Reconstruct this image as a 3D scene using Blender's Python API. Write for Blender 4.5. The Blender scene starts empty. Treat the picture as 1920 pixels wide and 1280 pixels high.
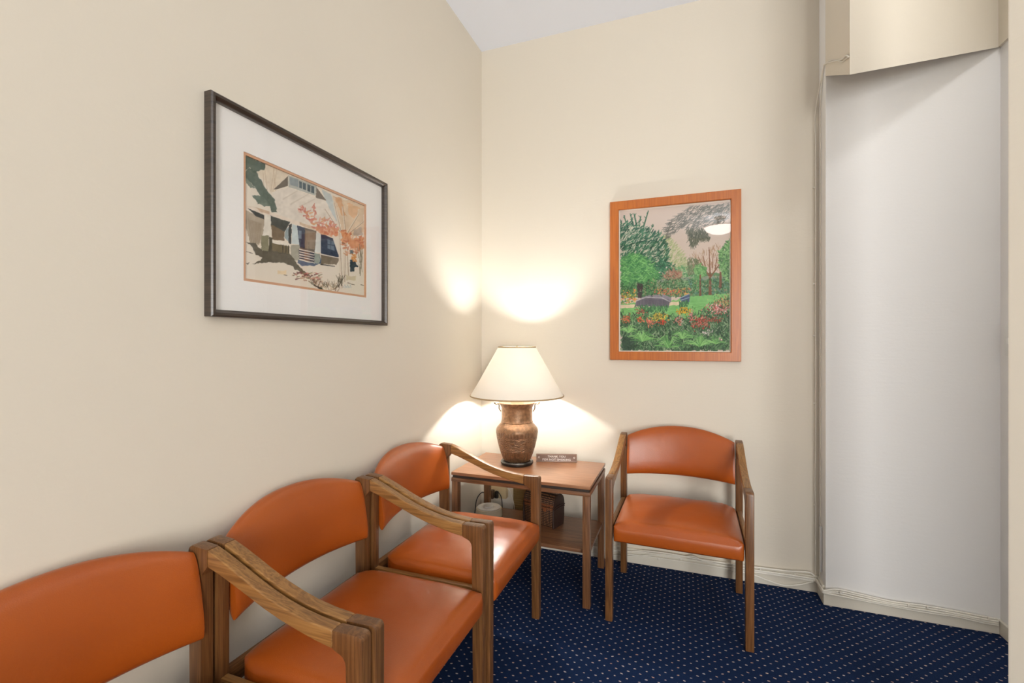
import bpy, bmesh, math, random
import numpy as np
from mathutils import Vector, Matrix
random.seed(7)
PI = math.pi
scene = bpy.context.scene
COL = scene.collection

# ------------------------------------------------------------------ camera
CAM = (1.24958, -2.80737, 1.30)
YAW = math.atan2(320.0, 868.0)
cam_data = bpy.data.cameras.new('camera')
cam_data.sensor_width = 36.0
cam_data.lens = 868.0 / 1920.0 * 36.0
cam_data.clip_start = 0.02
cam = bpy.data.objects.new('camera', cam_data)
cam.location = CAM
cam.rotation_euler = (PI / 2, 0, YAW)
COL.objects.link(cam)
scene.camera = cam

# ------------------------------------------------------------------ world, exposure
w = bpy.data.worlds.new('world'); scene.world = w
w.use_nodes = True
w.node_tree.nodes['Background'].inputs[0].default_value = (0.85, 0.9, 1.0, 1)
w.node_tree.nodes['Background'].inputs[1].default_value = 0.6
vs = scene.view_settings
vs.view_transform = 'Standard'; vs.look = 'None'; vs.gamma = 1.0; vs.use_curve_mapping = False
vs.exposure = 0.13

# fill light added for brightness, set in an unseen window behind the camera
def area(name, loc, rot, sx, sy, power, color):
    l = bpy.data.lights.new(name, 'AREA'); l.shape = 'RECTANGLE'
    l.size = sx; l.size_y = sy; l.energy = power; l.color = color
    o = bpy.data.objects.new(name, l); o.location = loc; o.rotation_euler = rot
    COL.objects.link(o); return o
P_WINDOW_FILL = 200.0
P_CEIL = 9.5        # emission strength of the ceiling lamp bowl
P_HALL = 36.0  # emission strength of the added hall fill light
P_BULB = 800.0      # emission strength of the table lamp's bulb
area('window_fill', (3.2, -6.66, 1.5), (PI / 2, 0, 0), 1.4, 2.2, P_WINDOW_FILL, (1.0, 0.985, 0.96))

# ------------------------------------------------------------------ materials
def s2l(c):
    c = c / 255.0
    return c / 12.92 if c <= 0.04045 else ((c + 0.055) / 1.055) ** 2.4
def rgb(r, g, b): return (s2l(r), s2l(g), s2l(b), 1.0)

def mat(name, color=(0.8, 0.8, 0.8, 1), rough=0.5, metal=0.0, coat=0.0, spec=0.5):
    m = bpy.data.materials.new(name); m.use_nodes = True
    b = m.node_tree.nodes['Principled BSDF']
    b.inputs['Base Color'].default_value = color
    b.inputs['Roughness'].default_value = rough
    b.inputs['Metallic'].default_value = metal
    b.inputs['Specular IOR Level'].default_value = spec
    if coat: b.inputs['Coat Weight'].default_value = coat; b.inputs['Coat Roughness'].default_value = 0.25
    return m
def N(m, t, **kw):
    n = m.node_tree.nodes.new(t)
    for k, v in kw.items():
        if k.startswith('_'): setattr(n, k[1:], v)
        else: n.inputs[k.replace('__', ' ')].default_value = v
    return n
def LK(m, a, b): m.node_tree.links.new(a, b)
def BS(m): return m.node_tree.nodes['Principled BSDF']
def coords(m, scale=(1, 1, 1), rot=(0, 0, 0)):
    tc = N(m, 'ShaderNodeTexCoord'); mp = N(m, 'ShaderNodeMapping')
    mp.inputs['Scale'].default_value = scale; mp.inputs['Rotation'].default_value = rot
    LK(m, tc.outputs['Object'], mp.inputs['Vector']); return mp.outputs[0]
def ramp(m, fac, stops):
    r = N(m, 'ShaderNodeValToRGB'); cr = r.color_ramp
    cr.elements[0].position, cr.elements[0].color = stops[0]
    cr.elements[1].position, cr.elements[1].color = stops[-1]
    for p, c in stops[1:-1]:
        e = cr.elements.new(p); e.color = c
    LK(m, fac, r.inputs[0]); return r.outputs[0]
def bump(m, height, strength=0.2, dist=0.002):
    b = N(m, 'ShaderNodeBump'); b.inputs['Strength'].default_value = strength
    b.inputs['Distance'].default_value = dist
    LK(m, height, b.inputs['Height']); LK(m, b.outputs[0], BS(m).inputs['Normal'])

def wall_mat(name, c, rough=0.62):
    m = mat(name, c, rough, spec=0.3)
    v = coords(m, (1, 1, 1))
    n = N(m, 'ShaderNodeTexNoise', Scale=90.0, Detail=4.0); LK(m, v, n.inputs['Vector'])
    v2 = coords(m, (1, 1, 6))
    n2 = N(m, 'ShaderNodeTexNoise', Scale=14.0, Detail=3.0); LK(m, v2, n2.inputs['Vector'])
    a = N(m, 'ShaderNodeMath', _operation='ADD'); LK(m, n.outputs[0], a.inputs[0]); LK(m, n2.outputs[0], a.inputs[1])
    bump(m, a.outputs[0], 0.18, 0.0018)
    return m
M_WALL = wall_mat('beige_paint', rgb(224, 216, 201))
M_WHITE = wall_mat('white_paint', rgb(238, 237, 235))
M_CEIL = wall_mat('ceiling_paint', rgb(240, 245, 255))
M_TRIM = wall_mat('trim_paint', rgb(222, 216, 202), 0.4)
M_CABLE = mat('painted_cable', rgb(232, 227, 215), 0.4)

def wood_mat(name, axis, dark, mid, light, rough=0.38, sc=1.0, coat=0.15):
    m = mat(name, mid, rough, coat=coat)
    s = [34 * sc, 34 * sc, 34 * sc]; s[axis] = 1.3 * sc
    v = coords(m, tuple(s))
    n = N(m, 'ShaderNodeTexNoise', Scale=1.0, Detail=3.0, Distortion=1.2); LK(m, v, n.inputs['Vector'])
    s2 = [260, 260, 260]; s2[axis] = 8
    v2 = coords(m, tuple(s2))
    n2 = N(m, 'ShaderNodeTexNoise', Scale=1.0, Detail=2.0); LK(m, v2, n2.inputs['Vector'])
    wv = N(m, 'ShaderNodeMath', _operation='MULTIPLY'); LK(m, n.outputs[0], wv.inputs[0]); wv.inputs[1].default_value = 5.0
    fr = N(m, 'ShaderNodeMath', _operation='PINGPONG'); LK(m, wv.outputs[0], fr.inputs[0]); fr.inputs[1].default_value = 0.5
    mx = N(m, 'ShaderNodeMath', _operation='MULTIPLY_ADD'); LK(m, n2.outputs[0], mx.inputs[0]); mx.inputs[1].default_value = 0.9; LK(m, fr.outputs[0], mx.inputs[2])
    dv = N(m, 'ShaderNodeMath', _operation='MULTIPLY'); LK(m, mx.outputs[0], dv.inputs[0]); dv.inputs[1].default_value = 0.72
    c = ramp(m, dv.outputs[0], [(0.15, dark), (0.5, mid), (0.9, light)])
    LK(m, c, BS(m).inputs['Base Color'])
    bump(m, n2.outputs[0], 0.25, 0.0008)
    return m
D_, M_, L_ = rgb(80, 50, 26), rgb(106, 69, 37), rgb(134, 92, 52)
WX = wood_mat('oak_along_x', 0, D_, M_, L_); WY = wood_mat('oak_along_y', 1, rgb(100, 66, 32), rgb(140, 98, 52), rgb(168, 124, 70)); WZ = wood_mat('oak_along_z', 2, D_, M_, L_)
TT = wood_mat('table_veneer', 0, rgb(128, 84, 56), rgb(152, 106, 74), rgb(176, 130, 96), rough=0.3, sc=1.2)
TB = wood_mat('table_wood_x', 0, rgb(84, 54, 34), rgb(120, 80, 52), rgb(146, 104, 72))
TZ = wood_mat('table_wood_z', 2, rgb(80, 52, 32), rgb(114, 76, 48), rgb(142, 100, 66))
M_DARK = mat('dark_recess', rgb(48, 38, 32), 0.6)

def leather():
    m = mat('orange_vinyl', rgb(182, 90, 40), 0.31, coat=0.15, spec=0.5)
    v = coords(m)
    n = N(m, 'ShaderNodeTexNoise', Scale=3.0, Detail=2.0); LK(m, v, n.inputs['Vector'])
    c = ramp(m, n.outputs[0], [(0.3, rgb(158, 74, 18)), (0.7, rgb(174, 86, 24))]); LK(m, c, BS(m).inputs['Base Color'])
    vo = N(m, 'ShaderNodeTexVoronoi', Scale=420.0); LK(m, v, vo.inputs['Vector'])
    n3 = N(m, 'ShaderNodeTexNoise', Scale=9.0, Detail=2.0); LK(m, v, n3.inputs['Vector'])
    a = N(m, 'ShaderNodeMath', _operation='MULTIPLY_ADD'); LK(m, n3.outputs[0], a.inputs[0]); a.inputs[1].default_value = 9.0; LK(m, vo.outputs[0], a.inputs[2])
    bump(m, a.outputs[0], 0.25, 0.0009)
    return m
M_LEATHER = leather()

def carpet():
    m = mat('navy_carpet', rgb(22, 38, 74), 0.95, spec=0.1)
    tc = N(m, 'ShaderNodeTexCoord')
    # wobble the lattice a little so the flecks are not machine perfect
    nz = N(m, 'ShaderNodeTexNoise', Scale=45.0, Detail=1.0); LK(m, tc.outputs['Object'], nz.inputs['Vector'])
    sub = N(m, 'ShaderNodeVectorMath', _operation='SUBTRACT'); LK(m, nz.outputs[1], sub.inputs[0]); sub.inputs[1].default_value = (0.5, 0.5, 0.5)
    scl = N(m, 'ShaderNodeVectorMath', _operation='SCALE'); LK(m, sub.outputs[0], scl.inputs[0]); scl.inputs['Scale'].default_value = 0.010
    add = N(m, 'ShaderNodeVectorMath', _operation='ADD'); LK(m, tc.outputs['Object'], add.inputs[0]); LK(m, scl.outputs[0], add.inputs[1])
    masks = []
    PX, PY = 0.0465, 0.0445
    for ox, oy in ((0.0, 0.0), (0.5, 0.5)):
        mp = N(m, 'ShaderNodeMapping'); mp.inputs['Scale'].default_value = (1 / PX, 1 / PY, 1)
        mp.inputs['Location'].default_value = (ox + 0.47, oy + 0.03, 0)
        LK(m, add.outputs[0], mp.inputs['Vector'])
        fr = N(m, 'ShaderNodeVectorMath', _operation='FRACTION'); LK(m, mp.outputs[0], fr.inputs[0])
        s = N(m, 'ShaderNodeVectorMath', _operation='SUBTRACT'); LK(m, fr.outputs[0], s.inputs[0]); s.inputs[1].default_value = (0.5, 0.5, 0)
        k = N(m, 'ShaderNodeVectorMath', _operation='MULTIPLY'); LK(m, s.outputs[0], k.inputs[0]); k.inputs[1].default_value = (0.85, 1.35, 0)
        ln = N(m, 'ShaderNodeVectorMath', _operation='LENGTH'); LK(m, k.outputs[0], ln.inputs[0])
        lt = N(m, 'ShaderNodeMath', _operation='LESS_THAN'); LK(m, ln.outputs['Value'], lt.inputs[0]); lt.inputs[1].default_value = 0.085
        masks.append(lt.outputs[0])
    mx = N(m, 'ShaderNodeMath', _operation='MAXIMUM'); LK(m, masks[0], mx.inputs[0]); LK(m, masks[1], mx.inputs[1])
    fine = N(m, 'ShaderNodeTexNoise', Scale=420.0, Detail=2.0); LK(m, tc.outputs['Object'], fine.inputs['Vector'])
    base = ramp(m, fine.outputs[0], [(0.3, rgb(12, 23, 45)), (0.72, rgb(28, 51, 92))])
    cn = N(m, 'ShaderNodeTexNoise', Scale=60.0); LK(m, tc.outputs['Object'], cn.inputs['Vector'])
    dotc = ramp(m, cn.outputs[0], [(0.35, rgb(186, 146, 130)), (0.55, rgb(196, 184, 178)), (0.7, rgb(150, 152, 166))])
    mix = N(m, 'ShaderNodeMix', _data_type='RGBA'); LK(m, mx.outputs[0], mix.inputs[0]); LK(m, base, mix.inputs[6]); LK(m, dotc, mix.inputs[7])
    LK(m, mix.outputs[2], BS(m).inputs['Base Color'])
    bump(m, fine.outputs[0], 0.6, 0.003)
    return m
M_CARPET = carpet()

def emit(name, color, strength):
    m = bpy.data.materials.new(name); m.use_nodes = True
    nt = m.node_tree; nt.nodes.clear()
    e = nt.nodes.new('ShaderNodeEmission'); o = nt.nodes.new('ShaderNodeOutputMaterial')
    e.inputs[0].default_value = color; e.inputs[1].default_value = strength
    nt.links.new(e.outputs[0], o.inputs[0]); return m

def shade_mat():
    m = bpy.data.materials.new('cream_shade_cloth'); m.use_nodes = True
    nt = m.node_tree; nt.nodes.clear()
    o = nt.nodes.new('ShaderNodeOutputMaterial'); mx = nt.nodes.new('ShaderNodeMixShader')
    d = nt.nodes.new('ShaderNodeBsdfDiffuse'); t = nt.nodes.new('ShaderNodeBsdfTranslucent')
    d.inputs[0].default_value = rgb(240, 234, 224); t.inputs[0].default_value = rgb(252, 248, 240)
    mx.inputs[0].default_value = 0.19
    nt.links.new(d.outputs[0], mx.inputs[1]); nt.links.new(t.outputs[0], mx.inputs[2]); nt.links.new(mx.outputs[0], o.inputs[0])
    return m
M_SHADE = shade_mat()

def glass_mat():
    m = bpy.data.materials.new('picture_glass'); m.use_nodes = True
    nt = m.node_tree; nt.nodes.clear()
    o = nt.nodes.new('ShaderNodeOutputMaterial'); mx = nt.nodes.new('ShaderNodeMixShader')
    g = nt.nodes.new('ShaderNodeBsdfGlossy'); t = nt.nodes.new('ShaderNodeBsdfTransparent')
    g.inputs['Roughness'].default_value = 0.0
    lw = nt.nodes.new('ShaderNodeLayerWeight'); lw.inputs[0].default_value = 0.5
    pw = nt.nodes.new('ShaderNodeMath'); pw.operation = 'POWER'; pw.inputs[1].default_value = 5.0
    ma = nt.nodes.new('ShaderNodeMath'); ma.operation = 'MULTIPLY_ADD'; ma.inputs[1].default_value = 0.95; ma.inputs[2].default_value = 0.036
    nt.links.new(lw.outputs['Facing'], pw.inputs[0]); nt.links.new(pw.outputs[0], ma.inputs[0]); nt.links.new(ma.outputs[0], mx.inputs[0])
    nt.links.new(t.outputs[0], mx.inputs[1]); nt.links.new(g.outputs[0], mx.inputs[2])
    nt.links.new(mx.outputs[0], o.inputs[0]); return m
M_GLASS = glass_mat()

# ------------------------------------------------------------------ mesh helpers
def obj(name, bm, m, parent=None, smooth=True, angle=35):
    me = bpy.data.meshes.new(name)
    bmesh.ops.recalc_face_normals(bm, faces=bm.faces)
    bm.to_mesh(me); bm.free()
    for mm in (m if isinstance(m, (list, tuple)) else [m]): me.materials.append(mm)
    if smooth:
        me.polygons.foreach_set('use_smooth', [True] * len(me.polygons))
        try: me.set_sharp_from_angle(angle=math.radians(angle))
        except Exception: pass
    o = bpy.data.objects.new(name, me); COL.objects.link(o)
    if parent: o.parent = parent
    return o
def box_into(bm, a, b, bev=0.0, seg=2):
    r = bmesh.ops.create_cube(bm, size=1.0)
    vs_ = r['verts']
    for v in vs_:
        v.co = Vector([(a[i] + b[i]) / 2 + v.co[i] * (b[i] - a[i]) for i in range(3)])
    if bev > 0:
        es = list({e for v in vs_ for e in v.link_edges})
        bmesh.ops.bevel(bm, geom=es, offset=bev, segments=seg, profile=0.6, affect='EDGES')
    return bm
def box(a, b, bev=0.0, seg=2): return box_into(bmesh.new(), a, b, bev, seg)
def prism(pts, axis, a, b, bev=0.0, seg=2):
    """extrude a 2-D outline along one axis (0,1,2) from a to b"""
    bm = bmesh.new()
    def P(p, t):
        q = list(p); q.insert(axis, t); return q
    va = [bm.verts.new(P(p, a)) for p in pts]; vb = [bm.verts.new(P(p, b)) for p in pts]
    n = len(pts)
    bm.faces.new(va); bm.faces.new(list(reversed(vb)))
    for i in range(n): bm.faces.new((va[i], vb[i], vb[(i + 1) % n], va[(i + 1) % n]))
    bmesh.ops.recalc_face_normals(bm, faces=bm.faces)
    if bev > 0:
        es = [e for e in bm.edges if e.calc_face_angle(0) > math.radians(40)]
        bmesh.ops.bevel(bm, geom=es, offset=bev, segments=seg, profile=0.6, affect='EDGES', clamp_overlap=True)
    return bm
def lathe(profile, seg=48, center=(0, 0, 0), bm=None):
    bm = bm or bmesh.new(); rings = []
    for r, z in profile:
        if r < 1e-5: rings.append([bm.verts.new((center[0], center[1], center[2] + z))])
        else: rings.append([bm.verts.new((center[0] + r * math.cos(2 * PI * k / seg), center[1] + r * math.sin(2 * PI * k / seg), center[2] + z)) for k in range(seg)])
    for A, B in zip(rings[:-1], rings[1:]):
        for k in range(seg):
            k2 = (k + 1) % seg
            if len(A) == 1 and len(B) == 1: continue
            if len(A) == 1: bm.faces.new((A[0], B[k], B[k2]))
            elif len(B) == 1: bm.faces.new((A[k], B[0], A[k2]))
            else: bm.faces.new((A[k], B[k], B[k2], A[k2]))
    return bm
def spline(pts, n=8):
    P = [Vector(p) for p in pts]; out = []
    P = [2 * P[0] - P[1]] + P + [2 * P[-1] - P[-2]]
    for i in range(1, len(P) - 2):
        for k in range(n):
            t = k / n
            out.append(0.5 * ((2 * P[i]) + (-P[i - 1] + P[i + 1]) * t + (2 * P[i - 1] - 5 * P[i] + 4 * P[i + 1] - P[i + 2]) * t * t + (-P[i - 1] + 3 * P[i] - 3 * P[i + 1] + P[i + 2]) * t ** 3))
    out.append(P[-2]); return out
def tube(pts, r, seg=8, n=8, bm=None):
    bm = bm or bmesh.new(); C = spline(pts, n) if n > 1 else [Vector(p) for p in pts]
    prev = None; first = None; nrm = None
    for i, p in enumerate(C):
        t = (C[min(i + 1, len(C) - 1)] - C[max(i - 1, 0)]).normalized()
        if nrm is None:
            nrm = t.orthogonal().normalized()
        nrm = (nrm - t * nrm.dot(t)).normalized(); bi = t.cross(nrm)
        ring = [bm.verts.new(p + (nrm * math.cos(2 * PI * k / seg) + bi * math.sin(2 * PI * k / seg)) * r) for k in range(seg)]
        if prev:
            for k in range(seg): bm.faces.new((prev[k], ring[k], ring[(k + 1) % seg], prev[(k + 1) % seg]))
        else: bm.faces.new(list(reversed(ring)))
        prev = ring
    bm.faces.new(prev); return bm
def empty(name, loc, rz=0.0, label=None, cat=None, group=None):
    o = bpy.data.objects.new(name, None); o.empty_display_size = 0.1
    o.location = loc; o.rotation_euler = (0, 0, rz); COL.objects.link(o)
    return tag(o, label, cat, group)
def tag(o, label=None, cat=None, group=None):
    if label: o['label'] = label
    if cat: o['category'] = cat
    if group: o['group'] = group
    return o
def struct(name, bm, m, smooth=False):
    o = obj(name, bm, m, smooth=smooth); o['kind'] = 'structure'; return o

# ------------------------------------------------------------------ the room
H = 3.218
YB = -6.5
PY_ = -0.115          # face of the white pier
PX0, PX1 = 1.914, 2.58
struct('floor', box((-0.1, YB - 0.1, -0.08), (4.3, 0.1, 0.0)), M_CARPET)
struct('ceiling', box((-0.1, YB - 0.1, H), (4.3, 0.1, H + 0.1)), M_CEIL)
struct('wall_left', box((-0.12, YB, 0), (0.0, 0.0, H)), M_WALL)
struct('wall_back', box((-0.12, 0.0, 0), (2.0, 0.12, H)), M_WALL)
struct('wall_alcove', box((PX0, PY_, 0), (PX1 + 0.12, 0.0, H), 0.004, 2), M_WHITE)
struct('wall_hall', box((PX1, -2.3, 0), (PX1 + 0.12, PY_, H)), M_WHITE)
# the wall end that stands at the right margin of the view
NX, NY = 2.040, -1.238
bmn = prism([(NX, NY), (NX + 0.09, NY - 0.092), (NX + 0.13, NY - 0.092), (NX + 0.13, NY)], 2, 0.0, H, 0.004)
struct('wall_right', bmn, M_WALL)
struct('wall_passage', box((PX1 + 0.12, -2.3, 0), (4.2, -2.18, H)), M_WALL)
struct('wall_side', box((4.2, YB, 0), (4.32, -2.18, H)), M_WALL)
bmw = bmesh.new()      # far wall behind the camera, with an opening added for the fill light
WX0, WX1, WZ0, WZ1 = 2.45, 3.95, 0.35, 2.65
box_into(bmw, (-0.12, YB - 0.12, 0), (WX0, YB, H)); box_into(bmw, (WX1, YB - 0.12, 0), (4.32, YB, H))
box_into(bmw, (WX0, YB - 0.12, 0), (WX1, YB, WZ0)); box_into(bmw, (WX0, YB - 0.12, WZ1), (WX1, YB, H))
struct('wall_front', bmw, M_WALL)
bmf = bmesh.new()
for x0, z0, x1, z1 in ((WX0, WZ0, WX1, WZ0 + 0.05), (WX0, WZ1 - 0.05, WX1, WZ1), (WX0, WZ0, WX0 + 0.05, WZ1), (WX1 - 0.05, WZ0, WX1, WZ1)):
    box_into(bmf, (x0, YB - 0.08, z0), (x1, YB + 0.01, z1))
struct('added_window_1', bmf, M_TRIM)  # unseen window frame, added around the fill light
# slanting bulkhead over the pier: dips forward at its left end
A = (PX0, PY_, 2.617); B = (PX1, PY_ - 0.004, 2.612); Cc = (PX0, -0.472, 2.43)
bms = bmesh.new()
vA, vB, vC = [bms.verts.new(p) for p in (A, B, Cc)]
tA, tB, tC = [bms.verts.new((p[0], p[1], H)) for p in (A, B, Cc)]
for f in ((vA, vB, vC), (tA, tB, tC), (vA, vB, tB, tA), (vB, vC, tC, tB), (vC, vA, tA, tC)): bms.faces.new(f)
struct('trim_1', bms, M_WALL)
# hall side of the bulkhead
struct('trim_2', box((PX1 - 0.012, -1.2, 2.612), (PX1 + 0.01, PY_ - 0.002, H)), M_WALL)
# baseboards
struct('baseboard_left', box((0.0, -6.4, 0), (0.013, -0.013, 0.085), 0.003), M_TRIM)
struct('baseboard_back', box((0.0, -0.013, 0), (PX0, 0.0, 0.085), 0.003), M_TRIM)
struct('baseboard_alcove', box((PX0 - 0.012, PY_ - 0.016, 0), (PX1, PY_ + 0.01, 0.062), 0.003), M_TRIM)
struct('baseboard_pier', box((PX0 - 0.012, PY_ + 0.01, 0), (PX0 + 0.002, -0.013, 0.085), 0.003), M_TRIM)
struct('baseboard_hall', box((PX1 - 0.012, -2.2, 0), (PX1 + 0.002, PY_ - 0.016, 0.062), 0.003), M_TRIM)

# ------------------------------------------------------------------ chairs
def rounded_seat():
    hx, y0, y1, z0, z1, r = 0.273, -0.272, 0.213, 0.372, 0.453, 0.024
    n = 20
    bm = bmesh.new(); bmesh.ops.create_cube(bm, size=2.0)
    bmesh.ops.subdivide_edges(bm, edges=bm.edges[:], cuts=n, use_grid_fill=True)
    cy, hy, cz, hz = (y0 + y1) / 2, (y1 - y0) / 2, (z0 + z1) / 2, (z1 - z0) / 2
    for v in bm.verts:
        u, vv, ww = v.co
        # pack loops near the edges
        f = lambda t: math.copysign(1 - (1 - abs(t)) ** 1.5, t)
        q = Vector((f(u) * hx, f(vv) * hy, f(ww) * hz))
        # plan rounding at the rear corners
        rr = 0.07 if q.y > 0 else 0.018
        cx_, cy_ = max(-hx + rr, min(hx - rr, q.x)), max(-hy + rr, min(hy - rr, q.y))
        d = Vector((q.x - cx_, q.y - cy_))
        L = d.length
        if L > 1e-9:
            m_ = max(abs(d.x), abs(d.y)); d = d * (m_ / L); q.x, q.y = cx_ + d.x, cy_ + d.y
        # edge rounding
        ex = hx - abs(q.x); ey = hy - abs(q.y); e = max(0.0, min(ex, ey))
        if e < r:
            s = math.sqrt(max(0, 1 - (1 - e / r) ** 2))
            q.z = (q.z) * (1 - (1 - s) * 0.36) if q.z > 0 else q.z * (1 - (1 - s) * 0.2)
        k = (1 - (abs(u)) ** 2.6) * (1 - abs(vv) ** 3.0)
        if q.z > 0: q.z += (0.031 * k + 0.0015 * math.sin(q.x * 47 + 1.3) * math.sin(q.x * 19 + q.y * 30) * (1 - abs(u) ** 8)) * (q.z / hz)
        if q.y < 0 and abs(ww) < 0.99: q.y -= 0.006 * (1 - ww * ww) * (-q.y / hy)
        v.co = Vector((q.x, q.y + cy, q.z + cz))
    return bm
def backrest_bm():
    bm = bmesh.new(); M, K = 34, 28; rings = []
    for i in range(M + 1):
        s = -1 + 2 * i / M
        s = math.copysign(1 - (1 - abs(s)) ** 1.35, s)
        x = s * 0.2725
        g = 1 - abs(s) ** 2.2
        zt = 0.773 + 0.057 * g; zb = 0.562 + 0.006 * g
        yc = 0.222 + 0.052 * (1 - s * s)
        th = 0.021 + 0.017 * g
        end = min(1.0, (1 - abs(s)) / 0.05); sh = 0.80 + 0.20 * math.sqrt(max(0, 1 - (1 - end) ** 2))
        ring = []
        for k in range(K):
            a = 2 * PI * k / K
            ca, sa = math.cos(a), math.sin(a)
            py = math.copysign(abs(ca) ** 0.95, ca) * th * sh
            pz = math.copysign(abs(sa) ** 0.64, sa) * (zt - zb) / 2 * (0.985 + 0.015 * sh)
            zz = (zt + zb) / 2 + pz
            ring.append(bm.verts.new((x, yc + py + (zz - 0.66) * 0.16, zz)))
        rings.append(ring)
    for A_, B_ in zip(rings[:-1], rings[1:]):
        for k in range(K): bm.faces.new((A_[k], B_[k], B_[(k + 1) % K], A_[(k + 1) % K]))
    bm.faces.new(rings[0]); bm.faces.new(list(reversed(rings[-1]))); return bm

def arc(cx, cy, r, a0, a1, n=5):
    return [(cx + r * math.cos(math.radians(a0 + (a1 - a0) * k / n)), cy + r * math.sin(math.radians(a0 + (a1 - a0) * k / n))) for k in range(n + 1)]
def make_chair(name, label, group=None):
    t = empty(name, (0, 0, 0), 0, label, 'chair', group)
    W2, Wl = 0.310, 0.033
    obj('seat', rounded_seat(), M_LEATHER, t, angle=60)
    obj('backrest', backrest_bm(), M_LEATHER, t, angle=60)
    for s in (-1, 1):
        xa, xb = sorted((s * W2, s * (W2 - Wl)))
        # front leg with the corner block (outline in y, z)
        fl = [(-0.268, 0.0), (-0.232, 0.0), (-0.226, 0.586)] + arc(-0.202, 0.594, 0.024, 180, 100, 4) + [(-0.190, 0.624), (-0.190, 0.666)] + arc(-0.258, 0.655, 0.012, 90, 180, 3)
        obj('leg', prism(fl, 0, xa, xb, 0.004), WZ, t)
        rl = [(0.216, 0.0), (0.256, 0.0), (0.262, 0.70)] + arc(0.246, 0.768, 0.018, 0, 110, 5) + [(0.196, 0.782), (0.196, 0.738), (0.216, 0.715)]
        obj('leg', prism(rl, 0, xa, xb, 0.004), WZ, t)
        top = [(-0.190, 0.666), (-0.14, 0.670), (-0.09, 0.678), (-0.04, 0.690), (0.01, 0.706), (0.06, 0.726), (0.11, 0.748), (0.155, 0.767), (0.196, 0.782)]
        bot = [(0.196, 0.738), (0.155, 0.726), (0.11, 0.710), (0.06, 0.691), (0.01, 0.672), (-0.04, 0.656), (-0.09, 0.643), (-0.14, 0.632), (-0.190, 0.624)]
        obj('arm', prism(top + bot, 0, xa, xb, 0.006, 3), WY, t)
        xr = sorted((s * (W2 - 0.006), s * (W2 - 0.028)))
        obj('side_rail', box((xr[0], -0.228, 0.380), (xr[1], 0.216, 0.428), 0.003), WY, t)
    obj('rear_rail', box((-0.274, 0.224, 0.380), (0.274, 0.248, 0.428), 0.003), WX, t)
    return t
def dup(root, loc, rz, label):
    r = root.copy(); COL.objects.link(r); r.location = loc; r.rotation_euler = (0, 0, rz); r['label'] = label
    for ch in list(root.children):
        c = ch.copy(); COL.objects.link(c); c.parent = r
    return r
ch = make_chair('armchair', 'orange vinyl wooden armchair standing right of the end table, under the garden picture', 'orange armchairs around the waiting corner')
ch.location = (1.226, -0.372, 0); ch.rotation_euler = (0, 0, math.radians(-1.2))
LX = 0.352
dup(ch, (LX, -1.012, 0), PI / 2, 'orange vinyl wooden armchair against the left wall, next to the end table and lamp')
dup(ch, (LX - 0.01, -1.640, 0), PI / 2, 'orange vinyl wooden armchair, middle one of the row of three along the left wall')
dup(ch, (LX - 0.015, -2.268, 0), PI / 2, 'orange vinyl wooden armchair cut off by the lower left corner, nearest the camera')

# ------------------------------------------------------------------ end table
TX0, TX1, TY0, TY1, TZT = 0.076, 0.829, -0.573, -0.103, 0.596
t = empty('end_table', ((TX0 + TX1) / 2, (TY0 + TY1) / 2, 0), 0, 'square-edged brown wooden end table in the corner with a lower shelf', 'table')
hx, hy = (TX1 - TX0) / 2, (TY1 - TY0) / 2
obj('tabletop', box((-hx, -hy, TZT - 0.016), (hx, hy, TZT), 0.0015), TT, t)
obj('recessed_band', box((-hx + 0.006, -hy + 0.006, TZT - 0.030), (hx - 0.006, hy - 0.006, TZT - 0.0162)), M_DARK, t)
obj('apron', box((-hx, -hy, TZT - 0.050), (hx, hy, TZT - 0.0302), 0.0015), TB, t)
for sx in (-1, 1):
    for sy in (-1, 1):
        x = sorted((sx * (hx - 0.002), sx * (hx - 0.038))); y = sorted((sy * (hy - 0.002), sy * (hy - 0.038)))
        obj('leg', box((x[0], y[0], 0), (x[1], y[1], TZT - 0.0504), 0.002), TZ, t)
obj('shelf', box((-hx + 0.012, -hy + 0.055, 0.244), (hx - 0.012, hy - 0.01, 0.262), 0.0015), TB, t)

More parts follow.
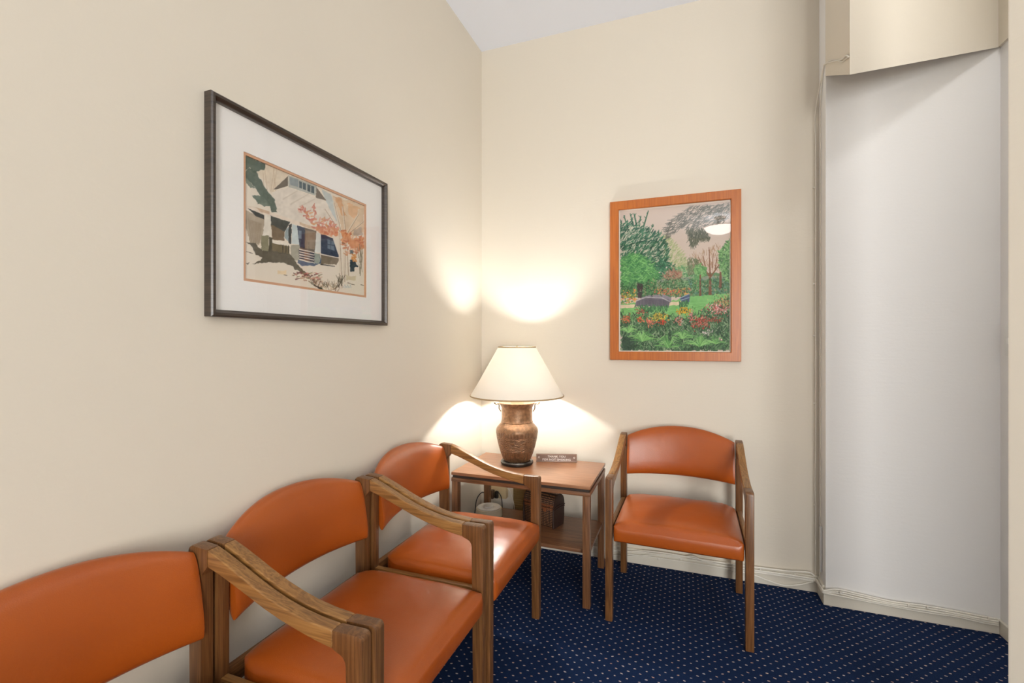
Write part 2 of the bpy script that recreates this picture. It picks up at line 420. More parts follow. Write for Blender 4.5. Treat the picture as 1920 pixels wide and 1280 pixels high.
# ------------------------------------------------------------------ table lamp
LXx, LYy = 0.352, -0.290
lamp = empty('table_lamp', (LXx, LYy, TZT + 0.0005), 0, 'lit table lamp with copper urn body and wide cream cone shade on the end table', 'lamp')
M_BLACK = mat('black_lacquer', rgb(28, 26, 26), 0.25)
obj('base', lathe([(0, 0), (0.088, 0), (0.094, 0.006), (0.094, 0.016), (0.088, 0.022), (0, 0.022)]), M_BLACK, lamp)
def copper():
    m = mat('hammered_copper', rgb(128, 98, 72), 0.36, metal=0.5)
    tc = N(m, 'ShaderNodeTexCoord'); sep = N(m, 'ShaderNodeSeparateXYZ'); LK(m, tc.outputs['Object'], sep.inputs[0])
    at = N(m, 'ShaderNodeMath', _operation='ARCTAN2'); LK(m, sep.outputs[1], at.inputs[0]); LK(m, sep.outputs[0], at.inputs[1])
    cb = N(m, 'ShaderNodeCombineXYZ'); LK(m, at.outputs[0], cb.inputs[0]); LK(m, sep.outputs[2], cb.inputs[1])
    # flutes near the bottom, scroll relief in the middle, beading under the shoulder
    fl = N(m, 'ShaderNodeMath', _operation='MULTIPLY'); LK(m, at.outputs[0], fl.inputs[0]); fl.inputs[1].default_value = 42.0
    sn = N(m, 'ShaderNodeMath', _operation='SINE'); LK(m, fl.outputs[0], sn.inputs[0])
    mp = N(m, 'ShaderNodeMapping'); mp.inputs['Scale'].default_value = (1.6, 14, 1); LK(m, cb.outputs[0], mp.inputs[0])
    wv = N(m, 'ShaderNodeTexWave', _wave_type='RINGS', Scale=2.6, Distortion=9.0, Detail=1.0); wv.inputs['Detail Scale'].default_value = 1.1; LK(m, mp.outputs[0], wv.inputs['Vector'])
    def band(lo, hi):
        a = N(m, 'ShaderNodeMath', _operation='GREATER_THAN'); LK(m, sep.outputs[2], a.inputs[0]); a.inputs[1].default_value = lo
        b = N(m, 'ShaderNodeMath', _operation='LESS_THAN'); LK(m, sep.outputs[2], b.inputs[0]); b.inputs[1].default_value = hi
        c = N(m, 'ShaderNodeMath', _operation='MULTIPLY'); LK(m, a.outputs[0], c.inputs[0]); LK(m, b.outputs[0], c.inputs[1]); return c.outputs[0]
    def mul(a, b, k=1.0):
        c = N(m, 'ShaderNodeMath', _operation='MULTIPLY'); LK(m, a, c.inputs[0]); LK(m, b, c.inputs[1]); return c.outputs[0]
    s1 = mul(sn.outputs[0], band(0.0, 0.075)); s2 = mul(wv.outputs[1], band(0.08, 0.165)); s3 = mul(sn.outputs[0], band(0.168, 0.192))
    a1 = N(m, 'ShaderNodeMath', _operation='MULTIPLY_ADD'); LK(m, s2, a1.inputs[0]); a1.inputs[1].default_value = 1.7; LK(m, s1, a1.inputs[2])
    a2 = N(m, 'ShaderNodeMath', _operation='ADD'); LK(m, a1.outputs[0], a2.inputs[0]); LK(m, s3, a2.inputs[1])
    nz = N(m, 'ShaderNodeTexNoise', Scale=60.0, Detail=3.0); LK(m, tc.outputs['Object'], nz.inputs[0])
    a3 = N(m, 'ShaderNodeMath', _operation='ADD'); LK(m, a2.outputs[0], a3.inputs[0]); LK(m, nz.outputs[0], a3.inputs[1])
    bump(m, a3.outputs[0], 0.8, 0.002)
    c = ramp(m, nz.outputs[0], [(0.3, rgb(106, 80, 58)), (0.7, rgb(150, 114, 84))]); LK(m, c, BS(m).inputs['Base Color'])
    return m
M_COPPER = copper()
prof = [(0, 0.022), (0.072, 0.022), (0.080, 0.030), (0.092, 0.060), (0.106, 0.105), (0.116, 0.150), (0.121, 0.185), (0.121, 0.198), (0.116, 0.210),
        (0.104, 0.224), (0.093, 0.236), (0.0905, 0.240), (0.0925, 0.244), (0.0895, 0.248), (0.088, 0.262), (0.0885, 0.310), (0.090, 0.326), (0.096, 0.338),
        (0.103, 0.348), (0.105, 0.352), (0.103, 0.355), (0.094, 0.352), (0.080, 0.345), (0.030, 0.343), (0, 0.343)]
obj('body', lathe(prof, 72), M_COPPER, lamp)
M_BRASS = mat('dull_brass', rgb(150, 130, 104), 0.35, metal=0.8)
ang = YAW
for s in (-1, 1):
    bm = tube([(s * 0.092, 0, 0.300), (s * 0.103, 0, 0.318), (s * 0.103, 0, 0.335), (s * 0.108, 0, 0.345), (s * 0.121, 0, 0.342), (s * 0.128, 0, 0.350)], 0.0035, 8, 5)
    bmesh.ops.create_uvsphere(bm, u_segments=10, v_segments=8, radius=0.006, matrix=Matrix.Translation((s * 0.128, 0, 0.350)))
    bm.transform(Matrix.Rotation(ang, 4, 'Z')); obj('handle', bm, M_BRASS, lamp)
obj('stem', lathe([(0, 0.343), (0.037, 0.343), (0.037, 0.418), (0.034, 0.422), (0.012, 0.424), (0.008, 0.44), (0.008, 0.50), (0.018, 0.505), (0.018, 0.535), (0, 0.536)], 24), mat('ivory_metal', rgb(206, 186, 160), 0.4), lamp)
bmh = bmesh.new()
for s in (-1, 1):
    tube([(0, s * 0.012, 0.50), (0, s * 0.05, 0.53), (0, s * 0.058, 0.60), (0, s * 0.02, 0.662), (0, 0.0, 0.664)], 0.002, 6, 5, bmh)
for k in range(3):
    a = k * 2 * PI / 3
    tube([(0, 0, 0.664), (0.107 * math.cos(a), 0.107 * math.sin(a), 0.671)], 0.0018, 6, 1, bmh)
lathe([(0, 0.662), (0.004, 0.664), (0.005, 0.674), (0.002, 0.680), (0, 0.681)], 12, bm=bmh)
obj('harp', bmh, M_BRASS, lamp)
ZS0, ZS1 = 0.393, 0.671
rs0, rs1 = 0.269, 0.108
shade_pts = [(rs0, ZS0), (rs0 - 0.04, ZS0 + 0.065), (rs0 - 0.10, ZS0 + 0.170), (rs1, ZS1)]
o = obj('lamp_shade', lathe(shade_pts + [(r - 0.0012, z) for r, z in reversed(shade_pts)], 96), M_SHADE, lamp)
M_RIM = mat('shade_trim', rgb(176, 150, 112), 0.7)
def torus_bm(R, r, z, seg=96, ms=8):
    bm = bmesh.new(); rings = []
    for i in range(seg):
        a = 2 * PI * i / seg
        rings.append([bm.verts.new(((R + r * math.cos(2 * PI * k / ms)) * math.cos(a), (R + r * math.cos(2 * PI * k / ms)) * math.sin(a), z + 1.6 * r * math.sin(2 * PI * k / ms))) for k in range(ms)])
    for i in range(seg):
        A_, B_ = rings[i], rings[(i + 1) % seg]
        for k in range(ms): bm.faces.new((A_[k], B_[k], B_[(k + 1) % ms], A_[(k + 1) % ms]))
    return bm
obj('shade_trim', torus_bm(rs0, 0.0025, ZS0), M_RIM, o)
obj('shade_trim', torus_bm(rs1, 0.0022, ZS1), M_RIM, o)
bmb = bmesh.new(); bmesh.ops.create_icosphere(bmb, subdivisions=3, radius=0.028, matrix=Matrix.Translation((0, 0, 0.562)))
obj('bulb', bmb, emit('bulb_glow', (1.0, 0.965, 0.925, 1), P_BULB), lamp)

# ------------------------------------------------------------------ desk sign
sg = empty('desk_sign', (0.556, -0.172, TZT + 0.0005), math.radians(17), 'small brown no-smoking sign with white capital letters on the end table', 'sign')
M_SIGN = mat('brown_plastic', rgb(104, 76, 60), 0.4)
obj('plate', prism([(-0.012, 0), (0.02, 0), (0.008, 0.044), (0.002, 0.044)], 0, -0.119, 0.119, 0.001), M_SIGN, sg)
bmr = bmesh.new(); nrm_t = math.atan2(0.014, 0.044)
def on_plate(u, v, d=0.0006): # u across, v up the sloping face
    y0 = -0.012 + v * math.sin(nrm_t); z0 = v * math.cos(nrm_t)
    return Vector((u, y0 - d * math.cos(nrm_t), z0 + d * math.sin(nrm_t)))
for a, b in (((-0.117, 0.002), (0.117, 0.0035)), ((-0.117, 0.0425), (0.117, 0.044)), ((-0.117, 0.002), (-0.1155, 0.044)), ((0.1155, 0.002), (0.117, 0.044))):
    vsx = [bmr.verts.new(on_plate(*p)) for p in ((a[0], a[1]), (b[0], a[1]), (b[0], b[1]), (a[0], b[1]))]
    bmr.faces.new(vsx)
M_LETTER = mat('white_lettering', rgb(238, 230, 222), 0.5)
obj('border_line', bmr, mat('border_tan', rgb(170, 142, 120), 0.5), sg, smooth=False)
def text_obj(s, size, u, v, parent):
    cu = bpy.data.curves.new('txt', 'FONT'); cu.body = s; cu.size = size; cu.align_x = 'CENTER'; cu.extrude = 0.0003; cu.resolution_u = 3
    cu.space_character = 1.12
    to = bpy.data.objects.new('txt', cu); COL.objects.link(to)
    dg = bpy.context.evaluated_depsgraph_get(); me = bpy.data.meshes.new_from_object(to.evaluated_get(dg))
    bpy.data.objects.remove(to); me.materials.clear(); me.materials.append(M_LETTER)
    o = bpy.data.objects.new('lettering', me); COL.objects.link(o); o.parent = parent
    o.location = on_plate(u, v, 0.0008); o.rotation_euler = (PI / 2 - nrm_t, 0, 0); return o
text_obj('THANK YOU', 0.0165, 0, 0.0262, sg)
text_obj('FOR NOT SMOKING', 0.0165, 0, 0.0085, sg)
for s in (-1, 1):
    bmo = bmesh.new()
    for k in range(5):
        a = k * 2 * PI / 5
        c = on_plate(s * 0.103 + 0.004 * math.cos(a), 0.026 + 0.004 * math.sin(a), 0.0008)
        bmesh.ops.create_uvsphere(bmo, u_segments=6, v_segments=4, radius=0.0019, matrix=Matrix.Translation(c))
    obj('rosette', bmo, M_LETTER, sg)

# ------------------------------------------------------------------ things on the lower shelf
SZ = 0.2625
def weave():
    m = mat('dark_woven_cane', rgb(58, 36, 26), 0.4, coat=0.1)
    v = coords(m, (1, 1, 1), (0, 0, 0))
    sep = N(m, 'ShaderNodeSeparateXYZ'); LK(m, v, sep.inputs[0])
    ad = N(m, 'ShaderNodeMath', _operation='ADD'); LK(m, sep.outputs[0], ad.inputs[0]); LK(m, sep.outputs[1], ad.inputs[1])
    outs = []
    for sgn in (1, -1):
        k = N(m, 'ShaderNodeMath', _operation='MULTIPLY_ADD'); LK(m, sep.outputs[2], k.inputs[0]); k.inputs[1].default_value = sgn * 1.0; LK(m, ad.outputs[0], k.inputs[2])
        q = N(m, 'ShaderNodeMath', _operation='MULTIPLY'); LK(m, k.outputs[0], q.inputs[0]); q.inputs[1].default_value = 330.0
        s = N(m, 'ShaderNodeMath', _operation='SINE'); LK(m, q.outputs[0], s.inputs[0]); outs.append(s.outputs[0])
    p = N(m, 'ShaderNodeMath', _operation='MULTIPLY'); LK(m, outs[0], p.inputs[0]); LK(m, outs[1], p.inputs[1])
    c = ramp(m, p.outputs[0], [(0.0, rgb(34, 21, 17)), (0.25, rgb(58, 37, 27)), (0.7, rgb(172, 122, 84))]); LK(m, c, BS(m).inputs['Base Color'])
    bump(m, p.outputs[0], 0.6, 0.002)
    return m
M_WEAVE = weave(); M_CANE = mat('dark_brown_cane', rgb(52, 34, 28), 0.45); M_CANE2 = mat('reddish_cane_strip', rgb(124, 72, 42), 0.4)
cb_ = empty('woven_chest', (0.500, -0.244, SZ), math.radians(-17), 'small dark woven cane chest with domed lid on the lower shelf', 'box')
bw, bd = 0.098, 0.056
# body (barrel-sided) and domed lid, outline in y,z extruded along x
body = [(-bd * 0.86, 0), (bd * 0.86, 0), (bd, 0.05), (bd * 1.0, 0.112), (-bd * 1.0, 0.112), (-bd, 0.05)]
obj('body', prism(body, 0, -bw, bw, 0.003), M_WEAVE, cb_)
lid = [(-bd * 1.02, 0.114)] + [(bd * 1.02 * math.cos(a), 0.114 + 0.066 * math.sin(a) ** 0.8) for a in [PI - PI * k / 12 for k in range(1, 12)]] + [(bd * 1.02, 0.114)]
ld = obj('lid', prism(lid, 0, -bw - 0.001, bw + 0.001, 0.003), M_WEAVE, cb_)
for s in (-1, 1):
    xs = sorted((s * (bw + 0.0012), s * (bw + 0.005)))
    obj('side_panel', prism(body, 0, xs[0], xs[1], 0.001), M_CANE, cb_)
    obj('side_panel', prism(lid, 0, xs[0] , xs[1], 0.001), M_CANE, cb_)
    bmt = bmesh.new()
    tube([(s * (bw + 0.006), -bd, 0.112), (s * (bw + 0.007), 0, 0.118), (s * (bw + 0.006), bd, 0.112)], 0.004, 6, 4, bmt)
    tube([(s * (bw + 0.006), -bd, 0.102), (s * (bw + 0.007), 0, 0.106), (s * (bw + 0.006), bd, 0.102)], 0.003, 6, 4, bmt)
    tube([(s * (bw + 0.002), -bd - 0.002, 0.002), (s * (bw + 0.002), -bd - 0.004, 0.05), (s * (bw + 0.002), -bd - 0.004, 0.11)], 0.004, 6, 4, bmt)
    obj('edge_binding', bmt, M_CANE, cb_)
bmt = bmesh.new()
for dz in (0.100, 0.107, 0.118, 0.124): box_into(bmt, (-bw, -bd * 1.045, dz), (bw, -bd * 1.0, dz + 0.0045), 0.001)
obj('trim_strip', bmt, M_CANE2, cb_)
bmt = bmesh.new(); box_into(bmt, (0.035, -bd - 0.008, 0.088), (0.055, -bd - 0.001, 0.112), 0.002)
obj('clasp', bmt, M_CANE2, cb_)

M_TIN = mat('cream_tin', rgb(196, 184, 160), 0.45); M_TINTOP = mat('shiny_clear_lid', rgb(214, 214, 212), 0.12, spec=0.8)
tin = empty('round_tin', (0.165, -0.262, SZ), 0, 'squat round cream container with a shiny top on the lower shelf', 'container')
obj('body', lathe([(0, 0), (0.078, 0), (0.080, 0.004), (0.076, 0.046), (0.070, 0.050), (0, 0.050)], 40), M_TIN, tin)
obj('lid', lathe([(0, 0.0502), (0.068, 0.0502), (0.070, 0.053), (0.046, 0.056), (0.030, 0.052), (0.026, 0.058), (0, 0.058)], 40), M_TINTOP, tin)

M_OUT = mat('cream_plastic', rgb(206, 186, 146), 0.45)
ob = empty('wall_outlet', (0.135, -0.0005, 0.262), 0, 'cream wall outlet box with plugs behind the end table', 'outlet')
obj('housing', box((-0.055, -0.045, 0.03), (0.055, 0.0, 0.112), 0.004), M_OUT, ob)
obj('plug', box((-0.045, -0.075, 0.03), (-0.022, -0.0455, 0.085), 0.004), mat('brown_plug', rgb(84, 62, 44), 0.5), ob)
obj('plug', box((-0.014, -0.068, 0.035), (0.006, -0.0455, 0.08), 0.004), mat('dark_plug', rgb(40, 34, 30), 0.5), ob)
M_CORD = mat('black_cord', rgb(22, 21, 22), 0.4)
tag(obj('power_cord', tube([(0.098, -0.079, 0.30), (0.070, -0.085, 0.325), (0.045, -0.10, 0.335), (0.025, -0.13, 0.30), (0.020, -0.15, 0.22), (0.020, -0.17, 0.10), (0.022, -0.18, 0.02)], 0.003, 8, 8), M_CORD), 'thin black cord looping from the outlet down beside the left wall', 'cord')
tag(obj('power_cord', tube([(0.132, -0.072, 0.32), (0.150, -0.085, 0.345), (0.170, -0.09, 0.33), (0.178, -0.088, 0.300), (0.177, -0.075, 0.24), (0.175, -0.05, 0.05)], 0.0028, 8, 8), M_CORD), 'thin black cord hanging straight down right of the outlet plugs', 'cord')
tag(obj('power_cord', tube([(0.187, -0.02, 0.355), (0.205, -0.022, 0.345), (0.222, -0.02, 0.30), (0.236, -0.02, 0.25), (0.25, -0.02, 0.10)], 0.0022, 8, 8), M_CABLE), 'thin white cord dropping from the cream outlet box', 'cord')
M_GRILL = mat('olive_brown_panel', rgb(138, 112, 66), 0.55)
bmg = bmesh.new(); box_into(bmg, (0, -0.014, 0), (0.13, 0, 0.21), 0.002)
for k in range(14): box_into(bmg, (0.004, -0.019, 0.008 + k * 0.0145), (0.126, -0.0135, 0.017 + k * 0.0145), 0.001)
vg = obj('wall_vent', bmg, M_GRILL); vg.location = (0.228, -0.0005, 0.20); tag(vg, 'brown ribbed wall vent behind the woven chest', 'vent')

# ------------------------------------------------------------------ cables on the walls
cbn = empty('cable_bundle', (1.2, -0.02, 0.05), 0, 'bundle of painted-over white cables stapled along the baseboards', 'cables')
def rel(pts, o=(1.2, -0.02, 0.05)): return [(p[0] - o[0], p[1] - o[1], p[2] - o[2]) for p in pts]
runs = [
 [(0.42, 0.016), (0.72, 0.020), (0.95, 0.040), (1.10, 0.070), (1.28, 0.074), (1.45, 0.070), (1.62, 0.066), (1.80, 0.070), (1.885, 0.068)],
 [(0.42, 0.058), (0.72, 0.062), (0.93, 0.066), (1.05, 0.086), (1.2, 0.090), (1.33, 0.084), (1.5, 0.084), (1.62, 0.088), (1.76, 0.092), (1.86, 0.102), (1.89, 0.088)],
 [(0.42, 0.050), (0.80, 0.056), (0.98, 0.072), (1.12, 0.080), (1.24, 0.084), (1.30, 0.096), (1.36, 0.080), (1.5, 0.070), (1.7, 0.074), (1.885, 0.074)],
 [(0.50, 0.062), (0.90, 0.052), (1.10, 0.056), (1.30, 0.058), (1.5, 0.056), (1.62, 0.060), (1.80, 0.062), (1.885, 0.060)],
 [(1.50, 0.050), (1.60, 0.046), (1.68, 0.026), (1.75, 0.014), (1.82, 0.030), (1.87, 0.052), (1.885, 0.056)]]
for i, r in enumerate(runs):
    yy = -0.0185 - 0.0016 * (i % 3)
    obj('cable', tube(rel([(x, yy, z) for x, z in r]), 0.0040 if i != 1 else 0.0046, 8, 8), M_CABLE, cbn)
# round the pier's corner and along its face
for i in range(4):
    z0 = 0.066 + 0.007 * i
    pts = [(1.885, -0.018, 0.062 + 0.004 * i), (1.8965, -0.026, 0.062 + 0.004 * i), (1.8975, -0.07, 0.064 + 0.003 * i), (1.8985, -0.120, 0.062 + 0.004 * i), (1.904, -0.1355, 0.062 + 0.004 * i)]
    run = [(1.96, 0.060 + 0.009 * i), (2.05, 0.056 + 0.0085 * i), (2.18, 0.050 + 0.007 * i), (2.3, 0.048 + 0.009 * i), (2.42, 0.050 + 0.0075 * i), (2.5, 0.044 + 0.0085 * i), (2.562, 0.043 + 0.008 * i)]
    pts += [(x, (-0.1365 - 0.001 * (i % 2)) if z < 0.066 else -0.1305, z) for x, z in run]
    obj('cable', tube(rel(pts), 0.0040, 8, 8), M_CABLE, cbn)
for x, z, y in ((1.24, 0.070, -0.02), (1.36, 0.076, -0.02), (1.5, 0.062, -0.02), (1.64, 0.078, -0.02), (1.80, 0.078, -0.02), (1.12, 0.05, -0.02), (1.97, 0.078, -0.139), (2.24, 0.068, -0.139), (2.31, 0.074, -0.139), (2.5, 0.060, -0.139), (2.53, 0.068, -0.139)):
    bmc = bmesh.new(); box_into(bmc, (-0.004, -0.003, -0.006), (0.004, 0.004, 0.006), 0.0015)
    c = obj('cable_clip', bmc, M_CABLE, cbn); c.location = (x - 1.2, y + 0.02, z - 0.05)
vc = empty('corner_cable', (1.905, -0.01, 0.09), 0, 'painted white cables running up the corner beside the pier and over to the slanted bulkhead', 'cables')
random.seed(3)
def relv(p): return [(a[0] - 1.905, a[1] + 0.01, a[2] - 0.09) for a in p]
for i, (bx, by) in enumerate(((1.897, -0.006), (1.9085, -0.045))):
    pts = []; z = 0.095
    while z < 2.62:
        pts.append((bx + random.uniform(-0.0012, 0.0012), by + random.uniform(-0.003, 0.003), z)); z += 0.16
    pts += [(bx + (0.012 if i == 0 else 0.001), -0.09, 2.655), (1.9095, -0.13, 2.668), (1.9095, -0.25, 2.612 + 0.008 * i), (1.9095, -0.38, 2.548 - 0.01 * i), (1.909, -0.44, 2.53 - 0.014 * i), (1.909, -0.476, 2.505)]
    obj('cable', tube(relv(pts), 0.0032 - 0.0008 * i, 8, 6), M_CABLE, vc)
for z in (0.45, 0.98, 1.33, 1.6, 2.1):
    bmc = bmesh.new(); box_into(bmc, (-0.006, -0.003, -0.004), (0.004, 0.003, 0.004), 0.001)
    c = obj('cable_clip', bmc, M_CABLE, vc); c.location = (1.893 - 1.905, -0.006 + 0.01, z - 0.09)
# strip of pale tape at the foot of the corner
tp = obj('tape_strip', box((1.9075, -0.06, 0.13), (1.9125, -0.03, 0.36), 0.001), mat('pale_tape', rgb(226, 228, 230), 0.25), vc); tp.location = (-1.905, 0.01, -0.09)
# switch plate on the hall wall
sw = empty('switch_plate', (PX1 - 0.0005, -0.185, 1.24), 0, 'white switch plate at the far right edge beside the wall end', 'switch')
obj('plate', box((-0.007, -0.045, 0.0), (0, 0.03, 0.13), 0.002), mat('white_plastic', rgb(232, 232, 228), 0.35), sw)
obj('toggle', box((-0.016, -0.014, 0.05), (-0.0072, -0.002, 0.075), 0.002), mat('toggle_white', rgb(238, 238, 234), 0.3), sw)

# ------------------------------------------------------------------ painted pictures (colours painted on a fine grid)
F2 = (-math.sin(YAW), math.cos(YAW)); R2 = (math.cos(YAW), math.sin(YAW))
class Canvas:
    def __init__(s, w, h, k, bg, seed, wob=7.0):
        s.k = k; s.W = int(w * k); s.H = int(h * k); s.rng = np.random.RandomState(seed)
        s.im = np.zeros((s.H, s.W, 3), np.float32) + np.array(bg, np.float32)
        s.yy, s.xx = np.mgrid[0:s.H, 0:s.W].astype(np.float32); s.xx /= k; s.yy /= k
        s.nx = (s.noise(24) + 0.6 * s.noise(10)) * wob; s.ny = (s.noise(24) + 0.6 * s.noise(10)) * wob
        s.tone = s.noise(60) * 0.6 + s.noise(18) * 0.5
    def noise(s, cell):
        gh, gw = int(s.H / s.k / cell) + 3, int(s.W / s.k / cell) + 3
        g = s.rng.uniform(-1, 1, (gh, gw)).astype(np.float32)
        fy, fx = s.yy / cell, s.xx / cell; iy, ix = fy.astype(int), fx.astype(int); ty, tx = fy - iy, fx - ix
        ty = ty * ty * (3 - 2 * ty); tx = tx * tx * (3 - 2 * tx)
        return g[iy, ix] * (1 - ty) * (1 - tx) + g[iy + 1, ix] * ty * (1 - tx) + g[iy, ix + 1] * (1 - ty) * tx + g[iy + 1, ix + 1] * ty * tx
    def inside(s, P, x, y):
        m = np.zeros(x.shape, bool); n = len(P)
        for i in range(n):
            x0, y0 = P[i]; x1, y1 = P[(i + 1) % n]
            if y0 == y1: continue
            c = ((y0 > y) != (y1 > y)) & (x < (x1 - x0) * (y - y0) / (y1 - y0) + x0)
            m ^= c
        return m
    def poly(s, P, c, a=1.0, wob=1.0, tone=14):
        P = np.array(P, float)
        x0, x1 = int(max(0, (P[:, 0].min() - 25) * s.k)), int(min(s.W, (P[:, 0].max() + 25) * s.k))
        y0, y1 = int(max(0, (P[:, 1].min() - 25) * s.k)), int(min(s.H, (P[:, 1].max() + 25) * s.k))
        if x1 <= x0 or y1 <= y0: return
        sl = (slice(y0, y1), slice(x0, x1))
        m = s.inside(P, s.xx[sl] + s.nx[sl] * wob, s.yy[sl] + s.ny[sl] * wob)
        col = np.array(c, np.float32) + s.tone[sl][..., None] * tone
        v = s.im[sl]; v[m] = (v * (1 - a) + col * a)[m]
    def line(s, x0, y0, x1, y1, w, c, a=1.0):
        X0, X1 = int(max(0, (min(x0, x1) - w) * s.k)), int(min(s.W, (max(x0, x1) + w) * s.k + 1))
        Y0, Y1 = int(max(0, (min(y0, y1) - w) * s.k)), int(min(s.H, (max(y0, y1) + w) * s.k + 1))
        if X1 <= X0 or Y1 <= Y0: return
        sl = (slice(Y0, Y1), slice(X0, X1)); x, y = s.xx[sl], s.yy[sl]
        dx, dy = x1 - x0, y1 - y0; L = dx * dx + dy * dy + 1e-6
        t = np.clip(((x - x0) * dx + (y - y0) * dy) / L, 0, 1)
        d = np.hypot(x - x0 - t * dx, y - y0 - t * dy)
        m = (np.clip(w * 0.5 * (1 - 0.5 * t) - d + 0.7 / s.k, 0, 1) * a)[..., None]
        s.im[sl] = s.im[sl] * (1 - m) + np.array(c, np.float32) * m
    def strokes(s, P, n, ln, ang, w, cols, a=0.9, jit=12):
        P = np.array(P, float); lo, hi = P.min(0), P.max(0); k = 0; tries = 0
        while k < n and tries < n * 6:
            tries += 1
            x, y = s.rng.uniform(lo[0], hi[0]), s.rng.uniform(lo[1], hi[1])
            if not s.inside(P, np.array([x]), np.array([y]))[0]: continue
            th = math.radians(s.rng.uniform(*ang)); L = ln * s.rng.uniform(0.5, 1.2)
            c = np.array(cols[s.rng.randint(len(cols))]) + s.rng.uniform(-jit, jit)
            s.line(x, y, x + L * math.cos(th), y - L * math.sin(th), w * s.rng.uniform(0.7, 1.3), c, a); k += 1
    def sample(s, x, y):
        fx = np.clip(x * s.k, 0, s.W - 1.01); fy = np.clip(y * s.k, 0, s.H - 1.01)
        ix, iy = fx.astype(int), fy.astype(int); tx, ty = (fx - ix)[..., None], (fy - iy)[..., None]; I = s.im
        return I[iy, ix] * (1 - tx) * (1 - ty) + I[iy, ix + 1] * tx * (1 - ty) + I[iy + 1, ix] * (1 - tx) * ty + I[iy + 1, ix + 1] * tx * ty

def painting_mesh(name, corner, eu, ev, wu, wv, nu, nv, cv, org, sc, mname, parent, off):
    """flat sheet with its corner at 'corner', edges eu*wu and ev*wv; the picture was sketched in the perspective of a photo of it"""
    U, V = np.meshgrid(np.linspace(0, 1, nu), np.linspace(0, 1, nv))
    c = np.array(corner); P = c + U[..., None] * np.array(eu) * wu + V[..., None] * np.array(ev) * wv
    dx, dy, dz = P[..., 0] - CAM[0], P[..., 1] - CAM[1], P[..., 2] - CAM[2]
    d = dx * F2[0] + dy * F2[1]; q = dx * R2[0] + dy * R2[1]
    px = 960 + 868 * q / d; py = 640 - 868 * dz / d
    C = np.clip(cv.sample((px - org[0]) * sc, (py - org[1]) * sc), 0, 255) / 255.0
    C = np.where(C <= 0.04045, C / 12.92, ((C + 0.055) / 1.055) ** 2.4)
    me = bpy.data.meshes.new(name)
    idx = np.arange(nu * nv).reshape(nv, nu)
    F = np.stack([idx[:-1, :-1], idx[:-1, 1:], idx[1:, 1:], idx[1:, :-1]], -1).reshape(-1, 4)
    me.from_pydata((P - np.array(off)).reshape(-1, 3).tolist(), [], F.tolist())
    at = me.color_attributes.new('paint', 'FLOAT_COLOR', 'POINT')
    at.data.foreach_set('color', np.concatenate([C.reshape(-1, 3), np.ones((nu * nv, 1))], 1).astype(np.float32).ravel())
    m = mat(mname, (1, 1, 1, 1), 0.8, spec=0.15); a = N(m, 'ShaderNodeAttribute'); a.attribute_name = 'paint'
    LK(m, a.outputs['Color'], BS(m).inputs['Base Color']); me.materials.append(m)
    o = bpy.data.objects.new(name, me); COL.objects.link(o); o.parent = parent; return o

def frame_bm(u0, u1, v0, v1, wd, prof_):
    """mitred frame in local (u, depth, v); prof_: list of (inset, depth)"""
    bm = bmesh.new(); loops = []
    for ins, d in prof_:
        loops.append([bm.verts.new(p) for p in ((u0 + ins, -d, v0 + ins), (u1 - ins, -d, v0 + ins), (u1 - ins, -d, v1 - ins), (u0 + ins, -d, v1 - ins))])
    for A_, B_ in zip(loops, loops[1:] + loops[:1]):
        for k in range(4): bm.faces.new((A_[k], A_[(k + 1) % 4], B_[(k + 1) % 4], B_[k]))
    return bm

# --- watercolour of a porch
wc = Canvas(1109, 1280, 0.6, (228, 218, 202), 5, 3.6)
wc.poly([(60, 60), (430, 230), (430, 260), (300, 400), (240, 300), (60, 90)], (218, 204, 182), 0.8)
for x in (235, 262, 290, 305, 330): wc.line(x, 380, x + random.uniform(-30, 40), 170, 4, (190, 165, 135), 0.6)
wc.poly([(300, 385), (430, 345), (660, 430), (740, 460), (800, 560), (830, 660), (660, 690), (500, 640), (290, 570), (345, 550)], (220, 211, 198), 1)
for q in (((390, 440), (500, 375)), ((450, 480), (590, 400)), ((520, 500), (640, 440))): wc.line(*q[0], *q[1], 12, (200, 188, 172), 0.6)
G1, G2 = (84, 100, 90), (112, 126, 114)
wc.poly([(62, 85), (120, 100), (245, 160), (240, 205), (180, 212), (160, 240), (120, 190), (90, 215), (62, 170)], G1, 0.9, 1.8)
wc.poly([(110, 195), (170, 215), (215, 300), (272, 390), (320, 440), (342, 550), (300, 545), (255, 470), (190, 480), (140, 410), (210, 420), (170, 360), (100, 285), (66, 235), (90, 230)], G1, 0.9, 1.8)
wc.poly([(66, 240), (130, 320), (180, 370), (120, 340), (70, 285)], G2, 0.8, 1.8)
wc.poly([(140, 405), (230, 420), (290, 500), (230, 495), (180, 465)], G2, 0.9, 1.5)
wc.poly([(690, 360), (770, 400), (800, 480), (830, 640), (780, 560), (720, 430)], (186, 195, 194), 0.9)
wc.poly([(312, 362), (425, 258), (425, 335), (330, 362)], (108, 100, 90), 1, 0.5)
wc.poly([(428, 248), (655, 335), (648, 412), (428, 342)], (176, 178, 170), 1, 0.4)
wc.poly([(440, 260), (510, 285), (510, 345), (445, 325)], (140, 152, 156), 0.9, 0.5)
for x in (515, 545, 582, 612): wc.poly([(x, 295 + (x - 515) * .38), (x + 24, 304 + (x - 515) * .38), (x + 24, 358 + (x - 515) * .38), (x, 350 + (x - 515) * .38)], (78, 94, 102), 1, 0.3)
wc.poly([(652, 342), (735, 452), (690, 440), (650, 430)], (118, 108, 98), 1, 0.5)
wc.poly([(62, 485), (160, 500), (300, 545), (450, 600), (655, 675), (655, 705), (450, 628), (290, 580), (62, 510)], (226, 212, 196), 1, 0.4)
